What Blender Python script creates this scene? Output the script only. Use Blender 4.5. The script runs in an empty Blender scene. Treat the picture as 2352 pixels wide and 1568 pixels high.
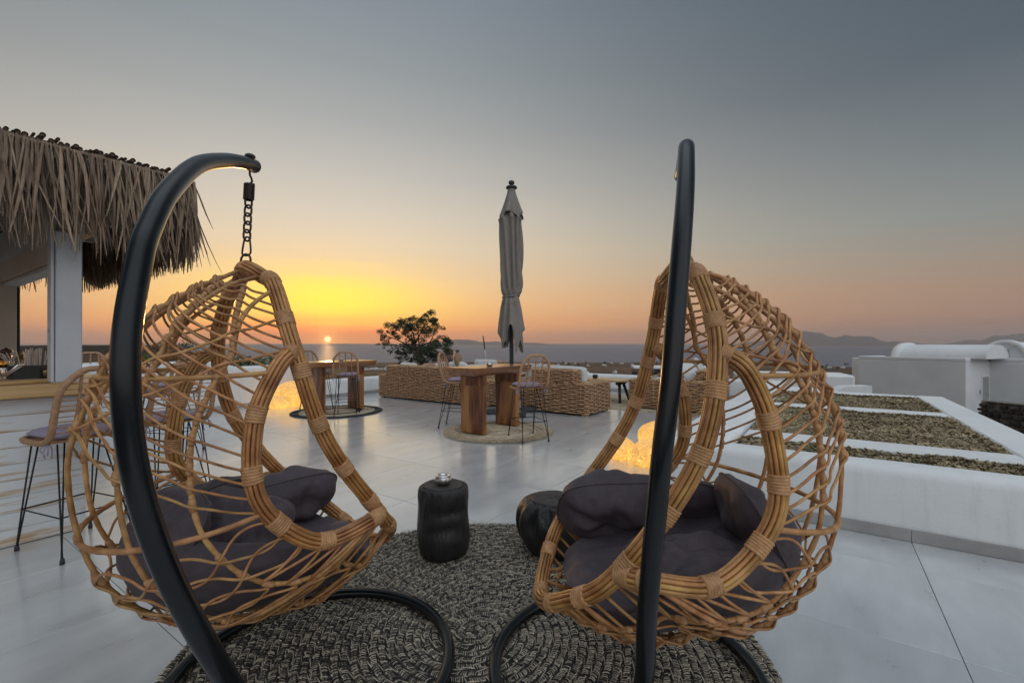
import bpy, math, random
import numpy as np
from mathutils import Vector, Matrix, noise as mnoise
random.seed(7); np.random.seed(7)
rad = math.radians
sc = bpy.context.scene
# ------------------------------------------------------------------ camera
H = 1.35                                   # eye height above the terrace, metres
F, CX, CY = 1043.0, 1176.0, 788.0          # focal length and centre of the photograph (2352 px wide)
cd = bpy.data.cameras.new('camera'); cam = bpy.data.objects.new('camera', cd); sc.collection.objects.link(cam)
cam.location = (0, 0, H); cam.rotation_euler = (math.pi/2, 0, 0)
cd.sensor_width = 36; cd.lens = 36*F/2352; cd.shift_y = (CY-784)/2352
cd.clip_start = 0.05; cd.clip_end = 200000
sc.camera = cam
# ------------------------------------------------------------------ sky, sun, exposure
SUN_AZ, SUN_EL = rad(-22.1), rad(0.45)     # azimuth measured from +Y towards +X
sc.view_settings.view_transform = 'Standard'; sc.view_settings.look = 'None'
sc.view_settings.exposure = 0.18; sc.view_settings.gamma = 1.0
world = bpy.data.worlds.new('World'); sc.world = world; world.use_nodes = True
def build_world():
    nt = world.node_tree; nt.nodes.clear(); N = nt.nodes; L = nt.links
    def math_(op, a, b=None, c=None, clamp=False):
        n = N.new('ShaderNodeMath'); n.operation = op; n.use_clamp = clamp
        for i, v in enumerate((a, b, c)):
            if v is None: continue
            if isinstance(v, (int, float)): n.inputs[i].default_value = v
            else: L.new(v, n.inputs[i])
        return n.outputs[0]
    def mix(f, a, b, mode='MIX'):
        n = N.new('ShaderNodeMix'); n.data_type = 'RGBA'; n.blend_type = mode
        for sock, v in ((n.inputs[0], f), (n.inputs[6], a), (n.inputs[7], b)):
            if isinstance(v, (int, float)): sock.default_value = v
            elif isinstance(v, tuple): sock.default_value = (*v, 1)
            else: L.new(v, sock)
        return n.outputs[2]
    def ramp(f, stops):
        n = N.new('ShaderNodeValToRGB'); e = n.color_ramp.elements; n.color_ramp.interpolation = 'B_SPLINE' if False else 'EASE'
        n.color_ramp.interpolation = 'LINEAR'
        while len(e) > 1: e.remove(e[-1])
        e[0].position = stops[0][0]; e[0].color = (*stops[0][1], 1)
        for p, c in stops[1:]:
            k = e.new(p); k.color = (*c, 1)
        L.new(f, n.inputs[0]); return n.outputs[0]
    tc = N.new('ShaderNodeTexCoord'); nrm = N.new('ShaderNodeVectorMath'); nrm.operation = 'NORMALIZE'
    L.new(tc.outputs['Generated'], nrm.inputs[0]); d = nrm.outputs[0]
    sep = N.new('ShaderNodeSeparateXYZ'); L.new(d, sep.inputs[0])
    el = math_('MULTIPLY', math_('ARCSINE', sep.outputs[2]), 180/math.pi)      # degrees
    az = math_('ARCTAN2', sep.outputs[0], sep.outputs[1])
    dz = math_('MULTIPLY', math_('ABSOLUTE', math_('WRAP', math_('SUBTRACT', az, SUN_AZ), math.pi, -math.pi)), 180/math.pi)
    # faint streaks of thin cloud bend the bands a little
    mp = N.new('ShaderNodeMapping'); mp.inputs['Scale'].default_value = (1.6, 1.6, 26); L.new(d, mp.inputs[0])
    ns = N.new('ShaderNodeTexNoise'); ns.inputs['Scale'].default_value = 2.2; ns.inputs['Detail'].default_value = 5; L.new(mp.outputs[0], ns.inputs[0])
    el2 = math_('ADD', el, math_('MULTIPLY', math_('SUBTRACT', ns.outputs[0], 0.5), math_('MULTIPLY', 2.6, math_('SUBTRACT', 1.0, math_('DIVIDE', el, 30), clamp=True))))
    e01 = math_('DIVIDE', math_('ADD', el2, 2.0), 62.0, clamp=True)
    P = lambda deg: (deg+2.0)/62.0
    near = ramp(e01, [(P(-2), (.76,.33,.18)), (P(.3), (.92,.38,.18)), (P(2.2), (1.14,.52,.175)), (P(5), (1.10,.62,.27)), (P(8), (.97,.67,.38)), (P(11.5), (.86,.69,.48)), (P(15), (.73,.645,.52)),
                      (P(19.4), (.575,.545,.49)), (P(25), (.41,.42,.41)), (P(30), (.31,.34,.35)), (P(36), (.24,.275,.315)), (P(58), (.22,.26,.32))])
    far = ramp(e01, [(P(-2), (.17,.12,.13)), (P(.5), (.22,.145,.14)), (P(2.5), (.32,.205,.165)), (P(5), (.32,.225,.18)), (P(8), (.26,.24,.22)), (P(11.5), (.19,.23,.24)), (P(18), (.12,.155,.18)), (P(25), (.065,.095,.125)), (P(38), (.055,.085,.115)), (P(58), (.13,.16,.20))])
    w = math_('EXPONENT', math_('MULTIPLY', math_('POWER', math_('DIVIDE', dz, 45.0), 2.0), -1.0))
    front = mix(w, far, near)
    def lobe(w_az, e0, w_el): return math_('EXPONENT', math_('MULTIPLY', math_('ADD', math_('POWER', math_('DIVIDE', dz, w_az), 2.0), math_('POWER', math_('DIVIDE', math_('SUBTRACT', el2, e0), w_el), 2.0)), -1.0))
    front = mix(math_('MULTIPLY', lobe(12.5, 4.7, 3.7), .92), front, (1.5, 1.06, .085))
    front = mix(math_('MULTIPLY', lobe(17.0, 1.2, 1.5), .9), front, (1.75, .42, .045))
    # unseen dome away from the sunset: pale blue-white, brightened to light the terrace
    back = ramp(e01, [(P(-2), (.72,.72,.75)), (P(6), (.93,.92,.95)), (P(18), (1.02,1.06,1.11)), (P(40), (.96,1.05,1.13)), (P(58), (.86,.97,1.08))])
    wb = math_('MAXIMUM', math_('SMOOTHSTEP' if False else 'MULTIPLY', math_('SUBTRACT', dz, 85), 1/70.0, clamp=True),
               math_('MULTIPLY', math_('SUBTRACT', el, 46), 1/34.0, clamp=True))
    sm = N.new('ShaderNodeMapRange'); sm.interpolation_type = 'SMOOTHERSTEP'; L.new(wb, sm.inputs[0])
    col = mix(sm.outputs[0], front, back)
    # glow round the sun and its disc
    sd = (math.sin(SUN_AZ)*math.cos(SUN_EL), math.cos(SUN_AZ)*math.cos(SUN_EL), math.sin(SUN_EL))
    dt = N.new('ShaderNodeVectorMath'); dt.operation = 'DISTANCE'; L.new(d, dt.inputs[0]); dt.inputs[1].default_value = sd
    ang = math_('MULTIPLY', dt.outputs[1], 180/math.pi)
    glow = math_('EXPONENT', math_('MULTIPLY', ang, -1/0.75))
    col = mix(1.0, col, mix(1.0, (1.0,.62,.10), glow, 'MULTIPLY'), 'ADD')
    col = mix(1.0, col, mix(1.0, (.30,.13,.02), math_('EXPONENT', math_('MULTIPLY', ang, -1/3.2)), 'MULTIPLY'), 'ADD')
    disc = math_('MULTIPLY', math_('SUBTRACT', 0.44, ang), 1/0.16, clamp=True)
    col = mix(disc, col, (3.2, 2.5, 1.1))
    # a physically based share of the same low sun
    sky = N.new('ShaderNodeTexSky'); sky.sky_type = 'NISHITA'; sky.sun_disc = False; sky.sun_elevation = rad(1.0); sky.sun_rotation = SUN_AZ
    sky.air_density = 1.0; sky.dust_density = 3.0; sky.altitude = 110
    nb = mix(1.0, sky.outputs[0], (0.05,0.05,0.05), 'MULTIPLY')
    col = mix(0.12, col, nb)
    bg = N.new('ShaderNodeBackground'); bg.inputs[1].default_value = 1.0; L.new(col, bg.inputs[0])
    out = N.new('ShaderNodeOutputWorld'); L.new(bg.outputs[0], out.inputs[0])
build_world()
world.cycles.sampling_method = 'MANUAL'; world.cycles.sample_map_resolution = 1024
ld = bpy.data.lights.new('sun', 'SUN'); ld.energy = 0.55; ld.angle = rad(0.8); ld.color = (1.0, 0.52, 0.2)
sun = bpy.data.objects.new('sun', ld); sc.collection.objects.link(sun)
sun_dir = Vector((math.sin(SUN_AZ)*math.cos(rad(1.6)), math.cos(SUN_AZ)*math.cos(rad(1.6)), math.sin(rad(1.6))))
sun.rotation_euler = (-sun_dir).to_track_quat('-Z', 'Y').to_euler()
sc.cycles.max_bounces = 8; sc.cycles.diffuse_bounces = 4; sc.cycles.glossy_bounces = 4; sc.cycles.transmission_bounces = 6
sc.cycles.transparent_max_bounces = 12; sc.cycles.caustics_reflective = False; sc.cycles.caustics_refractive = False
sc.cycles.volume_bounces = 0; sc.cycles.use_denoising = True
# ------------------------------------------------------------------ frame of the terrace
TH = rad(34.5)
DA = Vector((math.sin(TH), math.cos(TH), 0)); DB = Vector((-math.cos(TH), math.sin(TH), 0))
def AB(a, b, z=0.0): return DA*a + DB*b + Vector((0, 0, z))
ANG_A = math.atan2(DA.y, DA.x)             # yaw of the a axis
def floor_at(x, y): Y = F*H/(y-CY); return Vector(((x-CX)/F*Y, Y, 0))
def at(x, y, Y): return Vector(((x-CX)/F*Y, Y, H-(y-CY)/F*Y))
# ------------------------------------------------------------------ mesh helpers
COL = sc.collection
class MB:
    def __init__(s): s.v = []; s.f = []; s.n = 0; s.sm = []
    def add(s, vs, fs, smooth=True):
        o = s.n; s.v.extend([tuple(p) for p in vs]); s.n += len(vs)
        s.f.extend([tuple(i+o for i in f) for f in fs]); s.sm.extend([smooth]*len(fs)); return s
    def box(s, c, size, M=None, bev=0.0):
        x, y, z = [q/2 for q in size]; c = Vector(c); b = min(bev, x*.9, y*.9, z*.9)
        if b <= 0:
            vs = [Vector((i*x, j*y, k*z)) for i in (-1, 1) for j in (-1, 1) for k in (-1, 1)]
            fs = [(0,1,3,2), (4,6,7,5), (0,4,5,1), (2,3,7,6), (0,2,6,4), (1,5,7,3)]
        else:
            vs = []; ix = {}
            for i in (-1, 1):
                for j in (-1, 1):
                    for k in (-1, 1):
                        for ax in range(3):
                            p = [i*(x-b), j*(y-b), k*(z-b)]; p[ax] = (i, j, k)[ax]*(x, y, z)[ax]
                            ix[(i, j, k, ax)] = len(vs); vs.append(Vector(p))
            fs = []
            I = lambda i, j, k, ax: ix[(i, j, k, ax)]
            for sg in (-1, 1):
                q = [(sg,-1,-1,0), (sg,1,-1,0), (sg,1,1,0), (sg,-1,1,0)]; fs.append([I(*t) for t in (q if sg > 0 else q[::-1])])
                q = [(-1,sg,-1,1), (-1,sg,1,1), (1,sg,1,1), (1,sg,-1,1)]; fs.append([I(*t) for t in (q if sg > 0 else q[::-1])])
                q = [(-1,-1,sg,2), (1,-1,sg,2), (1,1,sg,2), (-1,1,sg,2)]; fs.append([I(*t) for t in (q if sg > 0 else q[::-1])])
            for i in (-1, 1):
                for j in (-1, 1):
                    q = [I(i,j,-1,0), I(i,j,-1,1), I(i,j,1,1), I(i,j,1,0)]; fs.append(q if i*j > 0 else q[::-1])
                    q = [I(i,-1,j,2), I(i,-1,j,0), I(i,1,j,0), I(i,1,j,2)]; fs.append(q if i*j < 0 else q[::-1])
                    q = [I(-1,i,j,1), I(-1,i,j,2), I(1,i,j,2), I(1,i,j,1)]; fs.append(q if i*j < 0 else q[::-1])
                    for k in (-1, 1):
                        q = [I(i,j,k,0), I(i,j,k,1), I(i,j,k,2)]; fs.append(q if i*j*k > 0 else q[::-1])
        if M is not None: vs = [M @ p for p in vs]
        return s.add([p + c for p in vs], fs, False)
    def bar(s, p0, p1, w, h, bev=0.0, up=Vector((0, 0, 1))):
        p0, p1 = Vector(p0), Vector(p1); x = (p1-p0); l = x.length; x.normalize()
        if abs(x.dot(up)) > .99: up = Vector((0, 1, 0))
        y = up.cross(x).normalized(); z = x.cross(y)
        return s.box((p0+p1)/2, (l, w, h), Matrix((x, y, z)).transposed(), bev)
    def tube(s, pts, r, n=8, closed=False, caps=True, phase=0.0):
        P = [Vector(p) for p in pts]; m = len(P)
        R = r if hasattr(r, '__len__') else [r]*m
        T = []
        for i in range(m):
            a = P[(i-1) % m] if (closed or i > 0) else P[i]; b = P[(i+1) % m] if (closed or i < m-1) else P[i]
            t = b-a; T.append(t.normalized() if t.length > 1e-9 else Vector((0, 0, 1)))
        u = T[0].orthogonal().normalized(); U = [u]
        for i in range(1, m):
            q = T[i-1].rotation_difference(T[i]); u = q @ u; u = (u - T[i]*u.dot(T[i])).normalized(); U.append(u)
        if closed:      # spread the closing twist
            q = T[-1].rotation_difference(T[0]); ue = q @ U[-1]; a = math.atan2(T[0].dot(ue.cross(U[0])), ue.dot(U[0]))
            U = [Matrix.Rotation(a*i/m, 3, T[i]) @ U[i] for i in range(m)]
        vs = []
        for i in range(m):
            w = T[i].cross(U[i])
            for k in range(n):
                c = 2*math.pi*k/n + phase; vs.append(P[i] + (U[i]*math.cos(c) + w*math.sin(c))*R[i])
        fs = []
        for i in range(m if closed else m-1):
            j = (i+1) % m
            for k in range(n): l = (k+1) % n; fs.append((i*n+k, i*n+l, j*n+l, j*n+k))
        if caps and not closed:
            fs.append(tuple(range(n))[::-1]); fs.append(tuple((m-1)*n+k for k in range(n)))
        return s.add(vs, fs)
    def lathe(s, prof, n=24, c=(0, 0, 0), wob=None):
        c = Vector(c); vs = []
        for j, (r, z) in enumerate(prof):
            for k in range(n):
                a = 2*math.pi*k/n; rr = r*(wob(a, z) if wob else 1.0); vs.append(c + Vector((rr*math.cos(a), rr*math.sin(a), z)))
        m = len(prof); fs = [(j*n+k, j*n+(k+1) % n, (j+1)*n+(k+1) % n, (j+1)*n+k) for j in range(m-1) for k in range(n)]
        if prof[0][0] > 1e-6: fs.append(tuple(range(n))[::-1])
        if prof[-1][0] > 1e-6: fs.append(tuple((m-1)*n+k for k in range(n)))
        return s.add(vs, fs)
    def grid(s, fn, nu, nv, closeu=False):
        vs = [fn(i/(nu if closeu else nu-1), j/(nv-1)) for i in range(nu) for j in range(nv)]
        fs = [(i*nv+j, ((i+1) % nu)*nv+j, ((i+1) % nu)*nv+j+1, i*nv+j+1) for i in range(nu if closeu else nu-1) for j in range(nv-1)]
        return s.add(vs, fs)
    def mesh(s, name):
        me = bpy.data.meshes.new(name); me.from_pydata(s.v, [], s.f)
        me.polygons.foreach_set('use_smooth', s.sm); me.update(); return me
    def build(s, name, mat, parent=None, **props):
        return put(name, s.mesh(name), mat, parent, **props)
def put(name, me, mat, parent=None, **props):
    o = bpy.data.objects.new(name, me); COL.objects.link(o)
    if mat is not None and len(me.materials) == 0: me.materials.append(mat)
    if parent is not None: o.parent = parent
    for k, v in props.items(): o[k] = v
    return o
def thing(name, label, cat, loc=(0, 0, 0), rz=0.0, group=None):
    o = bpy.data.objects.new(name, None); COL.objects.link(o); o.location = loc; o.rotation_euler = (0, 0, rz); o.empty_display_size = .1
    return tag(o, label, cat, group)
def tag(o, label, cat, group=None):
    o['label'] = label; o['category'] = cat
    if group: o['group'] = group
    return o
KIDS = {}
def copy_thing(src, label, group=None, loc=None, rz=None):
    def rec(s, par):
        c = s.copy(); COL.objects.link(c)
        if par is not None: c.parent = par
        for ch in [k for k in list(s.children)]: rec(ch, c)
        return c
    c = rec(src, None); c['label'] = label
    if group: c['group'] = group
    if loc is not None: c.location = loc
    if rz is not None: c.rotation_euler = (0, 0, rz)
    return c
def catmull(P, n=8, closed=False):
    P = [np.asarray(p, float) for p in P]; m = len(P); out = []
    Q = (lambda i: P[i % m]) if closed else (lambda i: 2*P[0]-P[1] if i < 0 else (2*P[-1]-P[-2] if i >= m else P[i]))
    for i in range(m if closed else m-1):
        a, b, c, d = Q(i-1), Q(i), Q(i+1), Q(i+2)
        for k in range(n):
            t = k/n; out.append(.5*(2*b + (c-a)*t + (2*a-5*b+4*c-d)*t*t + (3*b-a-3*c+d)*t**3))
    if not closed: out.append(P[-1])
    return np.array(out)
def resample(c, n):
    c = np.asarray(c); d = np.r_[0, np.cumsum(np.linalg.norm(np.diff(c, axis=0), axis=1))]
    t = np.linspace(0, d[-1], n); return np.stack([np.interp(t, d, c[:, k]) for k in range(c.shape[1])], 1)
def nz(x, y, z=0.0): return mnoise.noise(Vector((x, y, z)))
# ------------------------------------------------------------------ materials
def nodes(name):
    m = bpy.data.materials.new(name); m.use_nodes = True; nt = m.node_tree
    return m, nt, nt.nodes['Principled BSDF']
def mk(name, c1, c2=None, scale=8, stretch=(1, 1, 1), rough=.6, rough2=None, bump=0.0, bscale=None, detail=6, metal=0.0, spec=.5, lo=.35, hi=.65,
       rnd=0.0, island=False, hue=0.0, coat=0.0, sheen=0.0, coord='Object', bdist=.01):
    """two tones mixed by stretched noise, with per-object or per-strand value shift and fine relief"""
    m, nt, b = nodes(name); N, L = nt.nodes, nt.links
    tc = N.new('ShaderNodeTexCoord'); mp = N.new('ShaderNodeMapping'); mp.inputs['Scale'].default_value = stretch; L.new(tc.outputs[coord], mp.inputs[0])
    ns = N.new('ShaderNodeTexNoise'); ns.inputs['Scale'].default_value = scale; ns.inputs['Detail'].default_value = detail; ns.inputs['Roughness'].default_value = .6
    L.new(mp.outputs[0], ns.inputs[0])
    rp = N.new('ShaderNodeValToRGB'); rp.color_ramp.elements[0].position = lo; rp.color_ramp.elements[1].position = hi
    rp.color_ramp.elements[0].color = (*c1, 1); rp.color_ramp.elements[1].color = (*(c2 or c1), 1); L.new(ns.outputs[0], rp.inputs[0])
    col = rp.outputs[0]
    if rnd > 0 or hue > 0:
        if island: r = N.new('ShaderNodeNewGeometry').outputs['Random Per Island']
        else: r = N.new('ShaderNodeObjectInfo').outputs['Random']
        mr = N.new('ShaderNodeMapRange'); mr.inputs[3].default_value = 1-rnd; mr.inputs[4].default_value = 1+rnd; L.new(r, mr.inputs[0])
        hs = N.new('ShaderNodeHueSaturation'); L.new(col, hs.inputs['Color']); L.new(mr.outputs[0], hs.inputs['Value'])
        if hue > 0:
            m2 = N.new('ShaderNodeMath'); m2.operation = 'FRACT'; m3 = N.new('ShaderNodeMath'); m3.operation = 'MULTIPLY'; m3.inputs[1].default_value = 17.3
            L.new(r, m3.inputs[0]); L.new(m3.outputs[0], m2.inputs[0])
            mh = N.new('ShaderNodeMapRange'); mh.inputs[3].default_value = .5-hue; mh.inputs[4].default_value = .5+hue; L.new(m2.outputs[0], mh.inputs[0]); L.new(mh.outputs[0], hs.inputs['Hue'])
        col = hs.outputs[0]
    L.new(col, b.inputs['Base Color'])
    if rough2 is None: b.inputs['Roughness'].default_value = rough
    else:
        mr = N.new('ShaderNodeMapRange'); mr.inputs[3].default_value = rough; mr.inputs[4].default_value = rough2; L.new(ns.outputs[0], mr.inputs[0]); L.new(mr.outputs[0], b.inputs['Roughness'])
    b.inputs['Metallic'].default_value = metal; b.inputs['Specular IOR Level'].default_value = spec
    if coat: b.inputs['Coat Weight'].default_value = coat; b.inputs['Coat Roughness'].default_value = .2
    if sheen: b.inputs['Sheen Weight'].default_value = sheen; b.inputs['Sheen Roughness'].default_value = .4
    if bump:
        n2 = ns
        if bscale:
            n2 = N.new('ShaderNodeTexNoise'); n2.inputs['Scale'].default_value = bscale; n2.inputs['Detail'].default_value = 5; L.new(mp.outputs[0], n2.inputs[0])
        bp = N.new('ShaderNodeBump'); bp.inputs['Strength'].default_value = bump; bp.inputs['Distance'].default_value = bdist
        L.new(n2.outputs[0], bp.inputs['Height']); L.new(bp.outputs[0], b.inputs['Normal'])
    return m
def mk_tile():
    m = mk('porcelain_tile', (.46,.47,.472), (.635,.645,.645), 1.6, (1, 2.6, 1), .2, .42, .06, 40, 10, rnd=.05, lo=.3, hi=.7, bdist=.002)
    nt = m.node_tree; N, L = nt.nodes, nt.links
    # every tile gets its own cut of the cloudy pattern
    mp = [n for n in N if n.type == 'MAPPING'][0]; oi = N.new('ShaderNodeObjectInfo'); mu = N.new('ShaderNodeMath'); mu.operation = 'MULTIPLY'; mu.inputs[1].default_value = 40
    cb = N.new('ShaderNodeCombineXYZ'); L.new(oi.outputs['Random'], mu.inputs[0]); L.new(mu.outputs[0], cb.inputs[0]); L.new(mu.outputs[0], cb.inputs[2]); L.new(cb.outputs[0], mp.inputs['Location'])
    b = N['Principled BSDF']; b.inputs['Specular IOR Level'].default_value = .9; b.inputs['Coat Weight'].default_value = 1.0; b.inputs['Coat IOR'].default_value = 1.85; nn_ = [n for n in N if n.type == 'TEX_NOISE'][1]; mr = N.new('ShaderNodeMapRange'); mr.inputs[1].default_value = .3; mr.inputs[2].default_value = .7; mr.inputs[3].default_value = .09; mr.inputs[4].default_value = .26; n9 = N.new('ShaderNodeTexNoise'); n9.inputs['Scale'].default_value = 2.3; n9.inputs['Detail'].default_value = 7; L.new(mp.outputs[0], n9.inputs[0]); L.new(n9.outputs[0], mr.inputs[0]); L.new(mr.outputs[0], b.inputs['Coat Roughness'])
    return m
def mk_wood(name, dark, mid, light, scale=1.0, rough=.35, axis=2, coat=.25, rnd=.12):
    """long grain with cathedral figure, one cut per board"""
    m, nt, b = nodes(name); N, L = nt.nodes, nt.links
    tc = N.new('ShaderNodeTexCoord'); mp = N.new('ShaderNodeMapping'); st = [5*scale]*3; st[axis] = .7*scale; mp.inputs['Scale'].default_value = st
    oi = N.new('ShaderNodeObjectInfo'); mu = N.new('ShaderNodeMath'); mu.operation = 'MULTIPLY'; mu.inputs[1].default_value = 60
    cb = N.new('ShaderNodeCombineXYZ'); L.new(oi.outputs['Random'], mu.inputs[0]); [L.new(mu.outputs[0], cb.inputs[i]) for i in range(3)]
    ad = N.new('ShaderNodeVectorMath'); ad.operation = 'ADD'; L.new(tc.outputs['Object'], mp.inputs[0]); L.new(mp.outputs[0], ad.inputs[0]); L.new(cb.outputs[0], ad.inputs[1])
    n1 = N.new('ShaderNodeTexNoise'); n1.inputs['Scale'].default_value = 1.1; n1.inputs['Detail'].default_value = 2; L.new(ad.outputs[0], n1.inputs[0])
    mm = N.new('ShaderNodeMath'); mm.operation = 'MULTIPLY'; mm.inputs[1].default_value = 5.0; L.new(n1.outputs[0], mm.inputs[0])
    sn = N.new('ShaderNodeMath'); sn.operation = 'PINGPONG'; sn.inputs[1].default_value = 1.0; L.new(mm.outputs[0], sn.inputs[0])
    mp2 = N.new('ShaderNodeMapping'); s2 = [70*scale]*3; s2[axis] = 3*scale; mp2.inputs['Scale'].default_value = s2; L.new(tc.outputs['Object'], mp2.inputs[0])
    n2 = N.new('ShaderNodeTexNoise'); n2.inputs['Scale'].default_value = 1.0; n2.inputs['Detail'].default_value = 4; L.new(mp2.outputs[0], n2.inputs[0])
    ma = N.new('ShaderNodeMath'); ma.operation = 'MULTIPLY_ADD'; ma.inputs[1].default_value = .55; L.new(n2.outputs[0], ma.inputs[0]); 
    mb = N.new('ShaderNodeMath'); mb.operation = 'MULTIPLY'; mb.inputs[1].default_value = .62; L.new(sn.outputs[0], mb.inputs[0]); L.new(mb.outputs[0], ma.inputs[2])
    rp = N.new('ShaderNodeValToRGB'); e = rp.color_ramp.elements; e[0].position = .22; e[0].color = (*dark, 1); e[1].position = .9; e[1].color = (*light, 1); k = e.new(.52); k.color = (*mid, 1)
    L.new(ma.outputs[0], rp.inputs[0])
    hs = N.new('ShaderNodeHueSaturation'); mr = N.new('ShaderNodeMapRange'); mr.inputs[3].default_value = 1-rnd; mr.inputs[4].default_value = 1+rnd
    L.new(oi.outputs['Random'], mr.inputs[0]); L.new(mr.outputs[0], hs.inputs['Value']); L.new(rp.outputs[0], hs.inputs['Color']); L.new(hs.outputs[0], b.inputs['Base Color'])
    b.inputs['Roughness'].default_value = rough; b.inputs['Coat Weight'].default_value = coat; b.inputs['Coat Roughness'].default_value = .25
    bp = N.new('ShaderNodeBump'); bp.inputs['Strength'].default_value = .12; bp.inputs['Distance'].default_value = .004; L.new(n2.outputs[0], bp.inputs['Height']); L.new(bp.outputs[0], b.inputs['Normal'])
    return m
def mk_whitewash():
    """white paint rubbed thin so the pine shows in long streaks along the lower edge of each board"""
    m, nt, b = nodes('whitewashed_pine'); N, L = nt.nodes, nt.links
    tc = N.new('ShaderNodeTexCoord'); oi = N.new('ShaderNodeObjectInfo')
    mu = N.new('ShaderNodeMath'); mu.operation = 'MULTIPLY'; mu.inputs[1].default_value = 50; L.new(oi.outputs['Random'], mu.inputs[0])
    cb = N.new('ShaderNodeCombineXYZ'); L.new(mu.outputs[0], cb.inputs[0]); L.new(mu.outputs[0], cb.inputs[1])
    mp = N.new('ShaderNodeMapping'); mp.inputs['Scale'].default_value = (1.1, 1, 13); L.new(tc.outputs['Object'], mp.inputs[0]); L.new(cb.outputs[0], mp.inputs['Location'])
    n1 = N.new('ShaderNodeTexNoise'); n1.inputs['Scale'].default_value = 1.6; n1.inputs['Detail'].default_value = 7; n1.inputs['Roughness'].default_value = .62; L.new(mp.outputs[0], n1.inputs[0])
    sp = N.new('ShaderNodeSeparateXYZ'); L.new(tc.outputs['Object'], sp.inputs[0])
    wv = N.new('ShaderNodeMath'); wv.operation = 'MULTIPLY_ADD'; wv.inputs[1].default_value = -1.5; wv.inputs[2].default_value = .0; L.new(sp.outputs[2], wv.inputs[0])
    ad = N.new('ShaderNodeMath'); ad.operation = 'ADD'; L.new(n1.outputs[0], ad.inputs[0]); L.new(wv.outputs[0], ad.inputs[1])
    rp = N.new('ShaderNodeValToRGB'); e = rp.color_ramp.elements; e[0].position = .50; e[0].color = (.68,.69,.69, 1); e[1].position = .66; e[1].color = (.50,.31,.14, 1); L.new(ad.outputs[0], rp.inputs[0])
    L.new(rp.outputs[0], b.inputs['Base Color']); b.inputs['Roughness'].default_value = .55
    bp = N.new('ShaderNodeBump'); bp.inputs['Strength'].default_value = .25; bp.inputs['Distance'].default_value = .003; L.new(n1.outputs[0], bp.inputs['Height']); L.new(bp.outputs[0], b.inputs['Normal'])
    return m
def mk_glass(name, color=(1, 1, 1), rough=.03):
    m, nt, b = nodes(name); b.inputs['Base Color'].default_value = (*color, 1); b.inputs['Roughness'].default_value = rough; b.inputs['Transmission Weight'].default_value = 1.0; b.inputs['IOR'].default_value = 1.45
    return m
def mk_lampstone():
    """crackled glass mosaic lit from within"""
    m, nt, b = nodes('mosaic_lamp_glass'); N, L = nt.nodes, nt.links
    tc = N.new('ShaderNodeTexCoord'); v = N.new('ShaderNodeTexVoronoi'); v.inputs['Scale'].default_value = 95; L.new(tc.outputs['Object'], v.inputs[0])
    n = N.new('ShaderNodeTexNoise'); n.inputs['Scale'].default_value = 8; n.inputs['Detail'].default_value = 4; L.new(tc.outputs['Object'], n.inputs[0])
    sp = N.new('ShaderNodeSeparateColor'); L.new(v.outputs['Color'], sp.inputs[0])
    mu = N.new('ShaderNodeMath'); mu.operation = 'MULTIPLY'; L.new(sp.outputs[0], mu.inputs[0]); L.new(n.outputs[0], mu.inputs[1])
    spz = N.new('ShaderNodeSeparateXYZ'); L.new(tc.outputs['Generated'], spz.inputs[0])
    mz = N.new('ShaderNodeMapRange'); mz.inputs[1].default_value = 0; mz.inputs[2].default_value = 1; mz.inputs[3].default_value = 1.25; mz.inputs[4].default_value = .55; L.new(spz.outputs[2], mz.inputs[0])
    m2 = N.new('ShaderNodeMath'); m2.operation = 'MULTIPLY'; L.new(mu.outputs[0], m2.inputs[0]); L.new(mz.outputs[0], m2.inputs[1])
    rp = N.new('ShaderNodeValToRGB'); e = rp.color_ramp.elements; e[0].position = .02; e[0].color = (.42,.19,.028, 1); e[1].position = .62; e[1].color = (1.35,.80,.18, 1); k = e.new(.26); k.color = (.74,.36,.055, 1)
    L.new(m2.outputs[0], rp.inputs[0]); L.new(rp.outputs[0], b.inputs['Emission Color']); b.inputs['Emission Strength'].default_value = 1.0
    b.inputs['Base Color'].default_value = (.42,.3,.16, 1); b.inputs['Roughness'].default_value = .35
    bp = N.new('ShaderNodeBump'); bp.inputs['Strength'].default_value = .2; bp.inputs['Distance'].default_value = .004; L.new(v.outputs['Distance'], bp.inputs['Height']); L.new(bp.outputs[0], b.inputs['Normal'])
    return m
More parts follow.
